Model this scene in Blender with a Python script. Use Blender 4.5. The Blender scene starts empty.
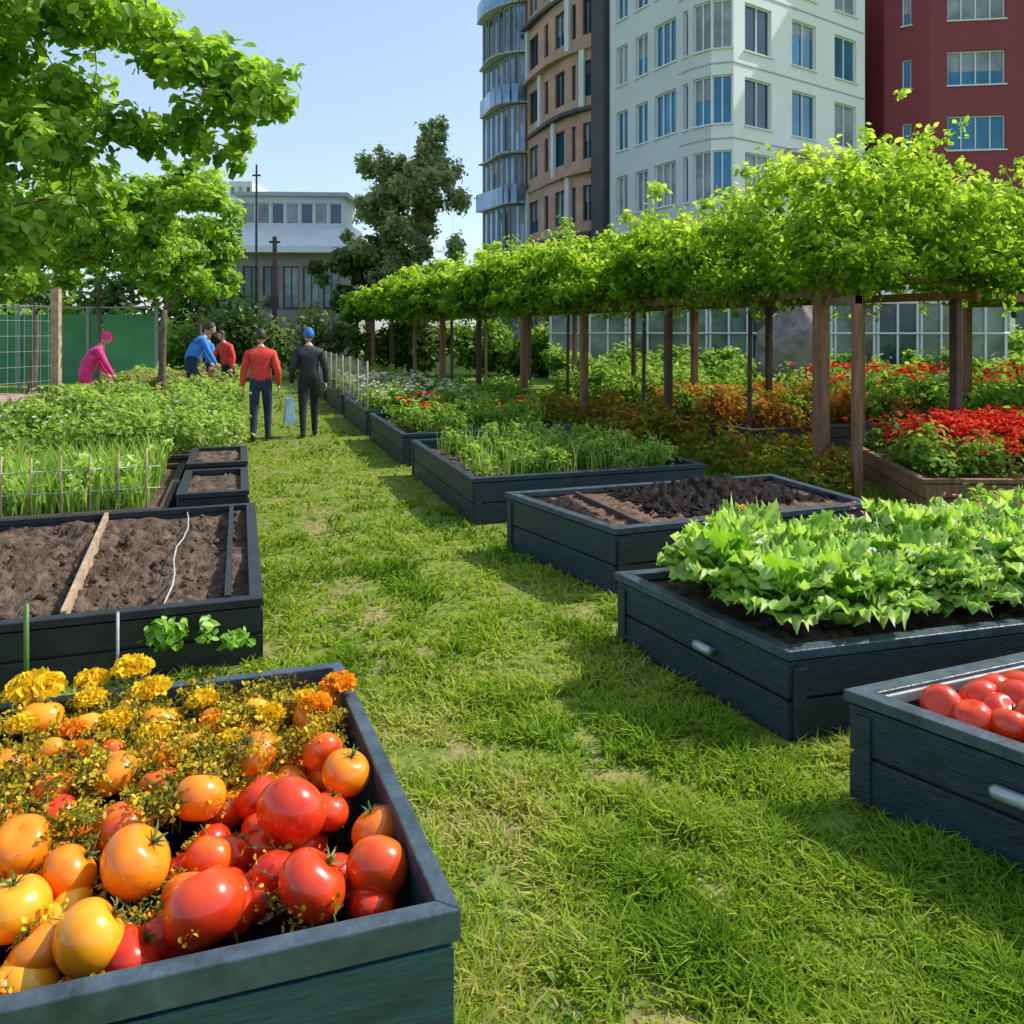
import bpy, math, random
import numpy as np
from mathutils import Vector, Matrix
rng=np.random.default_rng(11); random.seed(11)
scene=bpy.context.scene
COL=scene.collection
pi=math.pi

# ---------------------------------------------------------------- materials
def newmat(name):
    m=bpy.data.materials.new(name); m.use_nodes=True
    nt=m.node_tree; nt.nodes.clear()
    out=nt.nodes.new('ShaderNodeOutputMaterial')
    return m,nt,out
def c4(c): return (c[0],c[1],c[2],1.0)
def plain(name,col,rough=.7,var=.2,scale=6,bump=0.0,metal=0.0,col2=None,spec=.5,coat=0,bscale=None,detail=6,stretch=None):
    m,nt,out=newmat(name)
    b=nt.nodes.new('ShaderNodeBsdfPrincipled')
    tc=nt.nodes.new('ShaderNodeTexCoord')
    n=nt.nodes.new('ShaderNodeTexNoise'); n.inputs['Scale'].default_value=scale; n.inputs['Detail'].default_value=detail
    n.inputs['Roughness'].default_value=.65
    src=tc.outputs['Object']
    if stretch:
        mp=nt.nodes.new('ShaderNodeMapping'); mp.inputs['Scale'].default_value=stretch
        nt.links.new(src,mp.inputs['Vector']); src=mp.outputs['Vector']
    nt.links.new(src,n.inputs['Vector'])
    r=nt.nodes.new('ShaderNodeValToRGB')
    a=[max(0,x*(1-var)) for x in col]; c=[min(1,x*(1+var)) for x in col] if col2 is None else col2
    r.color_ramp.elements[0].position=.3; r.color_ramp.elements[1].position=.7
    r.color_ramp.elements[0].color=c4(a); r.color_ramp.elements[1].color=c4(c)
    nt.links.new(n.outputs['Fac'],r.inputs['Fac']); nt.links.new(r.outputs['Color'],b.inputs['Base Color'])
    b.inputs['Roughness'].default_value=rough; b.inputs['Metallic'].default_value=metal
    b.inputs['Specular IOR Level'].default_value=spec; b.inputs['Coat Weight'].default_value=coat
    b.inputs['Coat Roughness'].default_value=.08
    if bump>0:
        n2=nt.nodes.new('ShaderNodeTexNoise'); n2.inputs['Scale'].default_value=bscale or scale*3; n2.inputs['Detail'].default_value=6
        nt.links.new(src,n2.inputs['Vector'])
        bp=nt.nodes.new('ShaderNodeBump'); bp.inputs['Strength'].default_value=bump; bp.inputs['Distance'].default_value=.02
        nt.links.new(n2.outputs['Fac'],bp.inputs['Height']); nt.links.new(bp.outputs['Normal'],b.inputs['Normal'])
    nt.links.new(b.outputs['BSDF'],out.inputs['Surface'])
    return m
def leafmat(name,stops,trans=.45,rough=.45,tcol=1.5,spec=.4,gloss=False):
    m,nt,out=newmat(name)
    at=nt.nodes.new('ShaderNodeAttribute'); at.attribute_name='tint'
    r=nt.nodes.new('ShaderNodeValToRGB')
    cr=r.color_ramp
    while len(cr.elements)<len(stops): cr.elements.new(.5)
    for e,(p,c) in zip(cr.elements,stops): e.position=p; e.color=c4(c)
    nt.links.new(at.outputs['Fac'],r.inputs['Fac'])
    if gloss:
        b=nt.nodes.new('ShaderNodeBsdfPrincipled'); b.inputs['Roughness'].default_value=rough
        b.inputs['Specular IOR Level'].default_value=spec
        nt.links.new(r.outputs['Color'],b.inputs['Base Color'])
    else:
        b=nt.nodes.new('ShaderNodeBsdfDiffuse'); nt.links.new(r.outputs['Color'],b.inputs['Color'])
    t=nt.nodes.new('ShaderNodeBsdfTranslucent')
    mx=nt.nodes.new('ShaderNodeMix'); mx.data_type='RGBA'; mx.blend_type='MULTIPLY'; mx.inputs['Factor'].default_value=1
    nt.links.new(r.outputs['Color'],mx.inputs[6]); mx.inputs[7].default_value=(tcol*1.14,tcol*1.1,tcol*.5,1)
    nt.links.new(mx.outputs[2],t.inputs['Color'])
    ms=nt.nodes.new('ShaderNodeMixShader'); ms.inputs['Fac'].default_value=trans
    nt.links.new(b.outputs[0],ms.inputs[1]); nt.links.new(t.outputs['BSDF'],ms.inputs[2])
    nt.links.new(ms.outputs['Shader'],out.inputs['Surface'])
    return m

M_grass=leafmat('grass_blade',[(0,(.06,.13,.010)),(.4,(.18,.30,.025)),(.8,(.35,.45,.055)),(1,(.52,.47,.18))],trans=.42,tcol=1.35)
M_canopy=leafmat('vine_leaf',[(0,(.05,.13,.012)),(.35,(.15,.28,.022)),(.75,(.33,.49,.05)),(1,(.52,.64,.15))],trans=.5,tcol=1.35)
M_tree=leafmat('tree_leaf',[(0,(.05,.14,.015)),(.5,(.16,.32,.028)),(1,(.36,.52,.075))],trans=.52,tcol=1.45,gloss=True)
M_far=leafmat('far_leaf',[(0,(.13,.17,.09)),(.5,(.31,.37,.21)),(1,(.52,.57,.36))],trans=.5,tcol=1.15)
M_hedge=leafmat('hedge_leaf',[(0,(.05,.09,.03)),(.5,(.12,.19,.06)),(1,(.26,.34,.13))],trans=.4,tcol=1.2)
M_herb=leafmat('herb_leaf',[(0,(.06,.14,.02)),(.5,(.17,.31,.045)),(1,(.42,.54,.15))],trans=.42,tcol=1.3)
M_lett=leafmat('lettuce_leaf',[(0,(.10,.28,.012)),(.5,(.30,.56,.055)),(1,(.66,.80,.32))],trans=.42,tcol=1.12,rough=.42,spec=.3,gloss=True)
M_redfol=leafmat('red_foliage',[(0,(.14,.20,.025)),(.35,(.28,.26,.03)),(.65,(.50,.15,.04)),(1,(.58,.34,.09))],trans=.35,tcol=1.1)
M_redfl=leafmat('red_petals',[(0,(.50,.012,.012)),(.6,(.78,.04,.035)),(1,(.9,.22,.14))],trans=.25,tcol=1.0)
M_pink=leafmat('pink_petals',[(0,(.6,.08,.18)),(1,(.85,.45,.5))],trans=.25,tcol=1.0)
M_white=leafmat('white_petals',[(0,(.7,.7,.6)),(1,(.85,.85,.8))],trans=.2,tcol=1.0)
M_yel=leafmat('yellow_petals',[(0,(.62,.30,.01)),(.4,(.82,.52,.015)),(1,(.90,.70,.05))],trans=.3,tcol=1.0)
M_oran=leafmat('orange_petals',[(0,(.6,.14,.008)),(.5,(.85,.30,.015)),(1,(.92,.48,.04))],trans=.3,tcol=1.0)
M_sprig=leafmat('dill_sprig',[(0,(.07,.08,.012)),(.25,(.22,.19,.02)),(.6,(.56,.41,.03)),(1,(.85,.65,.07))],trans=.3,tcol=1.1)
M_slate=plain('slate_painted_wood',(.020,.036,.052),rough=.42,var=.5,scale=9,bump=.35,bscale=30,stretch=(1,1,6))
M_black=plain('black_plastic',(.018,.022,.027),rough=.45,var=.4,scale=10,bump=.2)
M_teal=plain('teal_painted_wood',(.018,.066,.082),rough=.4,var=.5,scale=7,bump=.4,bscale=26,stretch=(1,1,7))
M_tealrim=plain('slate_rim_paint',(.055,.08,.10),rough=.38,var=.5,scale=14,bump=.2,bscale=50)  # paler slate colour for the rims than for the walls
M_liner=plain('grey_liner',(.45,.45,.43),rough=.6,var=.3,scale=12)
M_wood=plain('brown_wood',(.24,.115,.065),rough=.75,var=.45,scale=7,bump=.4,stretch=(3,3,.5))
M_woodpale=plain('pale_wood',(.42,.30,.19),rough=.75,var=.35,scale=9,bump=.4)
M_dkwood=plain('dark_wood',(.075,.045,.035),rough=.8,var=.4,scale=6,bump=.4)
M_bark=plain('bark',(.13,.10,.075),rough=.9,var=.5,scale=9,bump=.8,bscale=22,stretch=(2,2,.5))
M_soil=plain('soil',(.065,.043,.034),rough=.95,var=.6,scale=10,bump=1.0,bscale=45,col2=(.22,.155,.115),spec=.1)
M_soilr=plain('loose_brown_soil',(.12,.068,.045),rough=.95,var=.4,scale=14,bump=1.0,bscale=45,col2=(.25,.155,.11),spec=.1)
M_compost=plain('compost',(.014,.012,.011),rough=.95,var=.5,scale=18,bump=1.0,bscale=70,col2=(.06,.046,.04),spec=.1)
M_metal=plain('grey_metal',(.45,.48,.5),rough=.35,var=.15,metal=.5)
M_steel=plain('galvanised_wire',(.4,.41,.4),rough=.5,var=.15,metal=.3)
M_stem=plain('green_stem',(.10,.2,.03),rough=.5,var=.3)
M_calyx=plain('calyx_green',(.05,.12,.015),rough=.55,var=.4,scale=40)
M_stone=plain('boulder_stone',(.26,.22,.21),rough=.9,var=.4,scale=3,bump=.8)
M_whitewall=plain('white_render',(.82,.81,.82),rough=.8,var=.05,scale=.6)
M_greywall=plain('grey_and_shaded_render',(.60,.62,.66),rough=.8,var=.08,scale=.5)  # grey walls, and shade painted into the white building's left side
M_maroon=plain('maroon_cladding',(.25,.032,.045),rough=.6,var=.12,scale=.5)
M_dark=plain('dark_cladding',(.05,.05,.055),rough=.6,var=.3,scale=1)
M_brownwall=plain('brown_cladding',(.46,.27,.21),rough=.75,var=.3,scale=.6,bump=.2)
M_hallwall=plain('hall_cladding',(.30,.25,.23),rough=.75,var=.25,scale=.6)
M_slab=plain('concrete_slab',(.42,.43,.45),rough=.7,var=.12)
M_frame=plain('white_frame',(.72,.74,.77),rough=.5,var=.05)
M_gframe=plain('grey_frame',(.28,.31,.32),rough=.5,var=.1)
M_dframe=plain('dark_frame',(.05,.055,.06),rough=.5,var=.1)
M_roof=plain('pale_roof',(.74,.76,.8),rough=.5,var=.08,scale=.8)
M_court=plain('green_court_screen',(.06,.26,.12),rough=.7,var=.3,scale=.8)
M_pinkpath=plain('pink_paving',(.48,.27,.26),rough=.9,var=.2,scale=3,bump=.2)
M_g1=plain('window_glass_teal',(.025,.16,.27),rough=.08,var=.5,scale=.35,metal=.35,spec=.8)
M_g2=plain('window_glass_dark',(.03,.06,.09),rough=.06,var=.6,scale=.5,metal=.3,spec=.8)
M_g3=plain('window_glass_blind',(.18,.22,.26),rough=.2,var=.5,scale=.7,spec=.6,col2=(.40,.44,.47))
M_g4=plain('curtain_wall_glass',(.11,.22,.36),rough=.08,var=.6,scale=.25,metal=.5,spec=.8,col2=(.33,.50,.70))
M_g5=plain('greenhouse_pane',(.08,.13,.10),rough=.12,var=.7,scale=.9,spec=.7,col2=(.30,.37,.34))

# ---------------------------------------------------------------- mesh helpers
def empty(name,loc=(0,0,0)):
    e=bpy.data.objects.new(name,None); e.location=loc; COL.objects.link(e); e.empty_display_size=.2; return e
class MB:
    def __init__(s): s.v=[]; s.f=[]; s.m=[]; s.sm=[]; s.mats=[]
    def mi(s,mat):
        if mat not in s.mats: s.mats.append(mat)
        return s.mats.index(mat)
    def add(s,vs,fs,mat,smooth=False):
        o=len(s.v); k=s.mi(mat)
        s.v.extend([tuple(map(float,v)) for v in vs])
        for f in fs: s.f.append([i+o for i in f]); s.m.append(k); s.sm.append(smooth)
    def quad(s,a,b,c,d,mat): s.add([a,b,c,d],[(0,1,2,3)],mat)
    def prism(s,poly,z0,z1,mat,poly2=None):
        n=len(poly); p2=poly2 or poly
        vs=[(p[0],p[1],z0) for p in poly]+[(p[0],p[1],z1) for p in p2]
        fs=[tuple(range(n-1,-1,-1)),tuple(range(n,2*n))]+[(i,(i+1)%n,n+(i+1)%n,n+i) for i in range(n)]
        s.add(vs,fs,mat)
    def box(s,c,size,mat,rz=0):
        ca,sa=math.cos(rz),math.sin(rz); hx,hy,hz=[q/2 for q in size]
        poly=[(c[0]+x*ca-y*sa,c[1]+x*sa+y*ca) for x,y in ((-hx,-hy),(hx,-hy),(hx,hy),(-hx,hy))]
        s.prism(poly,c[2]-hz,c[2]+hz,mat)
    def ring(s,outer,inner,z0,z1,mat):
        n=len(outer)
        for i in range(n):
            j=(i+1)%n
            s.prism([outer[i],outer[j],inner[j],inner[i]],z0,z1,mat)
    def tube(s,pts,rad,mat,n=8,caps=True):
        pts=[Vector(p) for p in pts]
        if not hasattr(rad,'__len__'): rad=[rad]*len(pts)
        vs=[]
        for i,p in enumerate(pts):
            t=(pts[min(i+1,len(pts)-1)]-pts[max(i-1,0)]).normalized()
            if abs(t.z)>.9: up2=Vector((1,.1,0))
            else: up2=Vector((0,0,1))
            x=t.cross(up2).normalized(); y=t.cross(x).normalized()
            for k in range(n):
                a=2*pi*k/n; vs.append(p+(x*math.cos(a)+y*math.sin(a))*rad[i])
        fs=[]
        for i in range(len(pts)-1):
            for k in range(n):
                a=i*n+k; b=i*n+(k+1)%n; fs.append((a,b,b+n,a+n))
        if caps: fs.append(tuple(range(n-1,-1,-1))); fs.append(tuple(range((len(pts)-1)*n,len(pts)*n)))
        s.add(vs,fs,mat,True)
    def ellip(s,c,r,mat,nu=16,nv=10,fn=None,mtx=None):
        vs=[];fs=[]
        for j in range(nv+1):
            ph=pi*j/nv
            for i in range(nu):
                th=2*pi*i/nu
                d=[math.sin(ph)*math.cos(th),math.sin(ph)*math.sin(th),math.cos(ph)]
                p=Vector((d[0]*r[0],d[1]*r[1],d[2]*r[2]))
                if fn: p=fn(p,d)
                if mtx: p=mtx@p
                vs.append((p.x+c[0],p.y+c[1],p.z+c[2]))
        for j in range(nv):
            for i in range(nu):
                a=j*nu+i;b=j*nu+(i+1)%nu; fs.append((a,a+nu,b+nu,b))
        s.add(vs,fs,mat,True)
    def build(s,name,parent=None,bevel=0):
        me=bpy.data.meshes.new(name); me.from_pydata(s.v,[],s.f); me.update()
        for m in s.mats: me.materials.append(m)
        me.polygons.foreach_set('material_index',s.m); me.polygons.foreach_set('use_smooth',s.sm)
        o=bpy.data.objects.new(name,me); COL.objects.link(o)
        if parent: o.parent=parent
        if bevel:
            b=o.modifiers.new('bev','BEVEL'); b.width=bevel; b.segments=2; b.limit_method='ANGLE'
        return o
def fast_mesh(name,V,F,mat,tint=None,parent=None,smooth=False):
    V=np.asarray(V,dtype=np.float32).reshape(-1,3); F=np.asarray(F,dtype=np.int32); k=F.shape[1]
    me=bpy.data.meshes.new(name)
    me.vertices.add(len(V)); me.vertices.foreach_set('co',V.ravel())
    me.loops.add(F.size); me.loops.foreach_set('vertex_index',F.ravel())
    me.polygons.add(len(F)); me.polygons.foreach_set('loop_start',np.arange(0,F.size,k,dtype=np.int32))
    try: me.polygons.foreach_set('loop_total',np.full(len(F),k,dtype=np.int32))
    except Exception: pass
    if smooth: me.polygons.foreach_set('use_smooth',np.ones(len(F),dtype=bool))
    me.update(calc_edges=True)
    if tint is not None:
        a=me.attributes.new('tint','FLOAT','POINT'); a.data.foreach_set('value',np.asarray(tint,dtype=np.float32).ravel())
    if mat: me.materials.append(mat)
    o=bpy.data.objects.new(name,me); COL.objects.link(o)
    if parent: o.parent=parent
    return o
def nrm(a): return a/np.maximum(np.linalg.norm(a,axis=1,keepdims=True),1e-6)
def leaves(name,P,N,size,mat,tint,aspect=.55,parent=None,T=None):
    n=len(P); N=nrm(N)
    if T is None: T=rng.normal(size=(n,3))
    T=nrm(T-N*np.sum(T*N,axis=1,keepdims=True)); B=np.cross(N,T)
    s=np.asarray(size).reshape(-1,1)*np.ones((n,1))
    w=s*aspect*.5
    base=P-T*s*.5
    l1=P-T*s*.2+B*w+N*s*.08; l2=P+T*s*.15+B*w*.8+N*s*.07
    tip=P+T*s*.5-N*s*.1
    r2=P+T*s*.15-B*w*.8+N*s*.07; r1=P-T*s*.2-B*w+N*s*.08
    V=np.stack([base,l1,l2,tip,r2,r1],axis=1)
    i=np.arange(n)[:,None]*6
    F=np.concatenate([i+np.array([[0,1,2,3]]),i+np.array([[0,3,4,5]])],axis=0)
    return fast_mesh(name,V,F,mat,np.repeat(tint,6),parent)
def clump_pts(C,R,n,flat=.8,power=2.2):
    """C (k,3) clump centres, R (k,) radii -> points/normals/tint"""
    w=R**2; w=w/w.sum(); idx=rng.choice(len(C),size=n,p=w)
    d=nrm(rng.normal(size=(n,3)))
    rr=(rng.random(n)**(1/power))[:,None]*R[idx][:,None]*(1+.18*rng.normal(size=(n,1)))
    off=d*rr; off[:,2]*=flat
    P=C[idx]+off
    N=d*.7+np.array([0.1,0,.6])+rng.normal(size=(n,3))*.55
    tc=rng.random(len(C))*.4
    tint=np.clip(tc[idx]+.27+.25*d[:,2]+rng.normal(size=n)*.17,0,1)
    return P,N,tint
def hash2(ix,iy,seed):
    h=(ix*374761393+iy*668265263+seed*974634777)&0xffffffff
    h=((h^(h>>13))*1274126177)&0xffffffff
    return ((h^(h>>16))&0xffff)/65535.0
def vnoise(x,y,seed=0):
    x=np.asarray(x,dtype=np.float64);y=np.asarray(y,dtype=np.float64)
    ix=np.floor(x).astype(np.int64);iy=np.floor(y).astype(np.int64);fx=x-ix;fy=y-iy
    fx=fx*fx*(3-2*fx);fy=fy*fy*(3-2*fy)
    a=hash2(ix,iy,seed);b=hash2(ix+1,iy,seed);c=hash2(ix,iy+1,seed);d=hash2(ix+1,iy+1,seed)
    return (a*(1-fx)+b*fx)*(1-fy)+(c*(1-fx)+d*fx)*fy
def fbm(x,y,seed=0,o=4):
    s=0;a=.5;t=0
    for k in range(o): s=s+a*vnoise(x*2**k,y*2**k,seed+k*7);t+=a;a*=.55
    return s/t

# garden frame: a = across the path (right), b = along the path (away)
UX,UY=.947,.322
def G(a,b): return (UX*a-UY*b, UY*a+UX*b)
def rect(a0,a1,b0,b1): return [G(a0,b0),G(a1,b0),G(a1,b1),G(a0,b1)]
def inset(q,d):
    n=len(q); out=[]
    for i in range(n):
        p=Vector(q[i]);e1=(p-Vector(q[i-1])).normalized();e2=(Vector(q[(i+1)%n])-p).normalized()
        n1=Vector((-e1.y,e1.x));n2=Vector((-e2.y,e2.x)); b=(n1+n2); b=b/ (1+n1.dot(n2))
        out.append((p.x+b.x*d,p.y+b.y*d))
    return out
def bil(q,u,v):
    q=np.array(q)
    u=np.asarray(u)[...,None];v=np.asarray(v)[...,None]
    return (q[0]*(1-u)+q[1]*u)*(1-v)+(q[3]*(1-u)+q[2]*u)*v
BEDS=[]
def soil_sheet(name,q,z,mat,parent,amp=.03,mound=0,res=.03):
    L=math.dist(q[0],q[1]);W=math.dist(q[0],q[3]); nu=max(6,int(L/res));nv=max(6,int(W/res))
    U,Vv=np.meshgrid(np.linspace(0,1,nu),np.linspace(0,1,nv))
    XY=bil(q,U,Vv)
    sd=int(rng.integers(1000))
    edge=np.minimum.reduce([U,1-U,Vv,1-Vv]); e=np.clip(edge*8,0,1)
    Z=z+amp*(fbm(XY[...,0]*3.5,XY[...,1]*3.5,sd)-.5)*2.4+amp*1.3*(np.abs(fbm(XY[...,0]*17,XY[...,1]*17,sd+3,3)-.5)*4-.4)*e+mound*(np.sin(pi*U)**.7)*(np.sin(pi*Vv)**.7)*(.6+.8*fbm(XY[...,0]*6,XY[...,1]*6,sd+5,3))
    V=np.dstack([XY,Z[...,None]]).reshape(-1,3)
    i,j=np.meshgrid(np.arange(nu-1),np.arange(nv-1)); k=(j*nu+i).ravel()
    F=np.stack([k,k+1,k+nu+1,k+nu],axis=1)
    return fast_mesh(name,V,F,mat,None,parent,True)
def clods(name,q,z,n,r,mat,parent):
    mb=MB()
    for i in range(n):
        p=bil(q,random.random(),random.random()); rr=r*random.uniform(.4,1.3); a=random.random()*6
        mb.ellip((p[0],p[1],z+rr*.3),(rr,rr*random.uniform(.6,1),rr*random.uniform(.5,.8)),mat,7,5,lambda p,d:p*(1+.25*math.sin(d[0]*5+a)*math.sin(d[1]*6+a)))
    o=mb.build(name,parent)
    if parent: o.data.transform(Matrix.Translation(-parent.location))
def bed(name,q,h,mat=None,t=.05,soilz=None,soilmat=None,mound=0,rimmat=None,amp=.03,lipmat=None,res=.03):
    mat=mat or M_slate; rimmat=rimmat or mat
    BEDS.append(q)
    root=empty(name,(q[0][0],q[0][1],0))
    inv=Matrix.Translation(-Vector((q[0][0],q[0][1],0)))
    mb=MB(); inn=inset(q,t)
    a=h*.47
    mb.ring(q,inn,-.02,a-.007,mat)
    mb.ring(inset(q,.014),inn,a-.007,a+.007,M_black)
    mb.ring(q,inn,a+.007,h-.05,mat)
    mb.ring(inset(q,.010),inn,h-.05,h-.04,M_black)
    mb.ring(inset(q,-.012),inset(q,t+.006),h-.04,h,rimmat)
    if lipmat: mb.ring(inset(q,t+.006),inset(q,t+.02),h-.05,h-.012,lipmat)
    for i in range(4):
        p=Vector(q[i]); e=(Vector(q[(i+1)%4])-p).normalized(); nn=Vector((e.y,-e.x))
        c=p+e*.05+nn*.006; mb.box((c.x,c.y,h*.5-.03),(.06,.012,h-.09),mat,math.atan2(e.y,e.x))
    o=mb.build('walls',root,bevel=.004); o.data.transform(inv)
    s=soil_sheet('soil',inset(q,t-.004),soilz if soilz else h-.08,soilmat or M_soil,root,amp,mound,res); s.data.transform(inv)
    return root

# ---------------------------------------------------------------- ground
WORN=[(-.24,3.2,.17,.45),(-.04,2.6,.20,.30),(.10,2.25,.18,.25),(.36,1.98,.2,.2),(-.80,4.75,.16,.4),(.32,2.95,.13,.18),(-.42,4.0,.18,.3),(.62,2.35,.10,.15),(-1.55,6.6,.15,.5)]
def bare_mask(x,y):
    a=UX*x+UY*y
    n=fbm(x*1.7+3.1,y*1.5+1.7,5,4); n2=fbm(x*9,y*9,9,3)
    w=0
    for (cx,cy,sx,sy) in WORN:
        dx=(x-cx)+.15*(fbm(x*3,y*3,51,2)-.5); dy=y-cy
        w=np.maximum(w,np.exp(-((dx*UX+dy*UY)/sx)**2-((-dx*UY+dy*UX)/sy)**2))
    m=(n*.45+n2*.55)+w*.25+.03*np.exp(-((a-.85)/.6)**2)
    return np.clip((m-.60)/.24,0,1)*.9
gx=np.linspace(-12,7,400); gy=np.linspace(.6,22,420)
X,Y=np.meshgrid(gx,gy); Z=.006+.014*fbm(X*1.5,Y*1.5,21)+.006*fbm(X*9,Y*9,23)
k=(np.arange(len(gy)-1)[:,None]*len(gx)+np.arange(len(gx)-1)[None,:]).ravel()
m,nt,out=newmat('lawn_soil_and_turf')
b=nt.nodes.new('ShaderNodeBsdfPrincipled'); b.inputs['Roughness'].default_value=.95; b.inputs['Specular IOR Level'].default_value=.1
at=nt.nodes.new('ShaderNodeAttribute'); at.attribute_name='tint'
tc=nt.nodes.new('ShaderNodeTexCoord'); ns=nt.nodes.new('ShaderNodeTexNoise'); ns.inputs['Scale'].default_value=25; ns.inputs['Detail'].default_value=8
nt.links.new(tc.outputs['Object'],ns.inputs['Vector'])
r1=nt.nodes.new('ShaderNodeValToRGB'); r1.color_ramp.elements[0].color=(.08,.13,.015,1); r1.color_ramp.elements[1].color=(.24,.29,.05,1)
r2=nt.nodes.new('ShaderNodeValToRGB'); r2.color_ramp.elements[0].color=(.18,.13,.06,1); r2.color_ramp.elements[1].color=(.44,.33,.18,1)
for r in (r1,r2): r.color_ramp.elements[0].position=.3; r.color_ramp.elements[1].position=.7; nt.links.new(ns.outputs['Fac'],r.inputs['Fac'])
mx=nt.nodes.new('ShaderNodeMix'); mx.data_type='RGBA'
nt.links.new(at.outputs['Fac'],mx.inputs[0]); nt.links.new(r1.outputs['Color'],mx.inputs[6]); nt.links.new(r2.outputs['Color'],mx.inputs[7])
nt.links.new(mx.outputs[2],b.inputs['Base Color'])
bp=nt.nodes.new('ShaderNodeBump'); bp.inputs['Strength'].default_value=.8; bp.inputs['Distance'].default_value=.02
nt.links.new(ns.outputs['Fac'],bp.inputs['Height']); nt.links.new(bp.outputs['Normal'],b.inputs['Normal'])
nt.links.new(b.outputs['BSDF'],out.inputs['Surface'])
fast_mesh('lawn',np.dstack([X,Y,Z]).reshape(-1,3),np.stack([k,k+1,k+len(gx)+1,k+len(gx)],axis=1),m,bare_mask(X,Y).ravel(),smooth=True)
g=MB(); Mg=plain('ground_turf',(.19,.29,.045),rough=.95,var=.35,scale=1.2,spec=.1)
g.add([(-900,-200,0),(900,-200,0),(900,1600,0),(-900,1600,0)],[(0,1,2,3)],Mg); g.build('ground')
g=MB(); g.prism([(-30,17.6),(-8.9,18.6),(-9.6,21.0),(-30,20.2)],-.02,.045,M_pinkpath); g.build('footpath')

# ---------------------------------------------------------------- raised beds
R1=[(1.73,2.26),(3.22,2.84),(2.70,3.45),(1.21,2.87)]
R2=[(1.13,3.27),(4.03,4.05),(3.47,5.10),(.57,4.33)]
R3=[(.65,5.04),(2.62,5.81),(2.25,6.95),(-.04,6.17)]
rb1=bed('raised_garden_bed',R1,.41,rimmat=M_tealrim,lipmat=M_liner,soilz=.30)
rb2=bed('raised_garden_bed',R2,.39,soilz=.33,rimmat=M_tealrim)
rb3=bed('raised_garden_bed',R3,.45,soilz=.40,rimmat=M_tealrim,amp=.02,soilmat=M_soilr)
def handle(root,q,i,f,z,L):
    p=Vector(q[i]);e=Vector(q[(i+1)%4])-p;l=e.length;e=e/l;n=Vector((e.y,-e.x)); c=p+e*l*f+n*.035
    mb=MB(); P=[(c.x-e.x*L/2,c.y-e.y*L/2,z),(c.x-e.x*L/2.3,c.y-e.y*L/2.3,z),(c.x+e.x*L/2.3,c.y+e.y*L/2.3,z),(c.x+e.x*L/2,c.y+e.y*L/2,z)]
    mb.tube(P,[.010,.022,.022,.010],M_metal,12)
    for s in (-.36,.36):
        mb.tube([(c.x+e.x*L*s,c.y+e.y*L*s,z),(c.x+e.x*L*s-n.x*.04,c.y+e.y*L*s-n.y*.04,z)],.009,M_metal)
    o=mb.build('handle',root); o.data.transform(Matrix.Translation(-root.location))
handle(rb1,R1,3,.72,.27,.22); handle(rb2,R2,3,.60,.24,.11)
RQ=[]
for i,(b0,b1) in enumerate([(6.65,9.2),(9.75,12.4),(12.8,15.6),(16.1,19),(19.5,23)]):
    q=rect(1.9,4.2,b0,b1); RQ.append(q); bed('raised_garden_bed',q,.42,soilz=.33,amp=.04,res=.06)
C1=[(3.75,7.3),(8.2,7.2),(8.6,9.8),(4.1,9.7)]; bed('raised_garden_bed',C1,.34,mat=M_wood,soilz=.28,res=.08)
C2=rect(6.6,9.6,9.3,12.4); bed('raised_garden_bed',C2,.34,mat=M_dkwood,soilz=.28,res=.1)
C3=rect(6.4,9.4,13.0,16.5); bed('raised_garden_bed',C3,.34,mat=M_dkwood,soilz=.28,res=.1)
C4=rect(10.3,13.5,8,12.4); bed('raised_garden_bed',C4,.34,mat=M_dkwood,soilz=.28,res=.1)
L1=rect(-2.9,.10,4.25,6.6); l1=bed('raised_garden_bed',L1,.345,mat=M_black,soilz=.275,amp=.05,soilmat=M_soil)
clods('soil_clods',inset(L1,.12),.285,420,.020,M_soil,l1)
clods('soil_clods',[(.98,5.50),(2.48,6.05),(2.15,6.80),(.72,6.42)],.43,200,.022,M_compost,rb3)
L2=rect(-.47,.06,6.85,8.0); bed('raised_garden_bed',L2,.40,mat=M_black,soilz=.35)
L2c=rect(-.47,.06,8.12,9.2); bed('raised_garden_bed',L2c,.44,mat=M_black,soilz=.40)
L2b=rect(-4.2,-.55,6.85,9.1); bed('raised_garden_bed',L2b,.30,mat=M_dkwood,soilz=.25,res=.08)
LQ=[]
for b0,b1 in [(9.4,12.4),(12.8,16),(16.5,20),(20.5,24)]:
    q=rect(-2.85,.0,b0,b1); LQ.append(q); bed('raised_garden_bed',q,.34,mat=M_dkwood,soilz=.28,res=.1)
mb=MB()
def strip(mb,p,q,w,z0,z1,mat):
    p=Vector(p);q=Vector(q);e=(q-p).normalized();n=Vector((-e.y,e.x))*w/2
    mb.prism([tuple(p-n),tuple(q-n),tuple(q+n),tuple(p+n)],z0,z1,mat)
strip(mb,G(-.80,4.31),G(-.93,6.54),.026,.22,.356,M_woodpale)
strip(mb,G(-1.95,4.31),G(-1.95,6.54),.026,.22,.356,M_woodpale)
strip(mb,G(-.06,4.31),G(-.06,6.54),.03,.22,.354,M_black)
P=[(*G(-.36+.02*math.sin(i*1.3),4.35+i*.27),.330+.010*math.sin(i*2.1)) for i in range(9)]
mb.tube(P,.005,M_liner,6)
o=mb.build('divider_boards',l1); o.data.transform(Matrix.Translation(-l1.location))
mb=MB(); strip(mb,(.86,5.25),(.50,6.24),.03,.36,.440,M_dkwood)
o=mb.build('divider_boards',rb3); o.data.transform(Matrix.Translation(-rb3.location))
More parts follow.
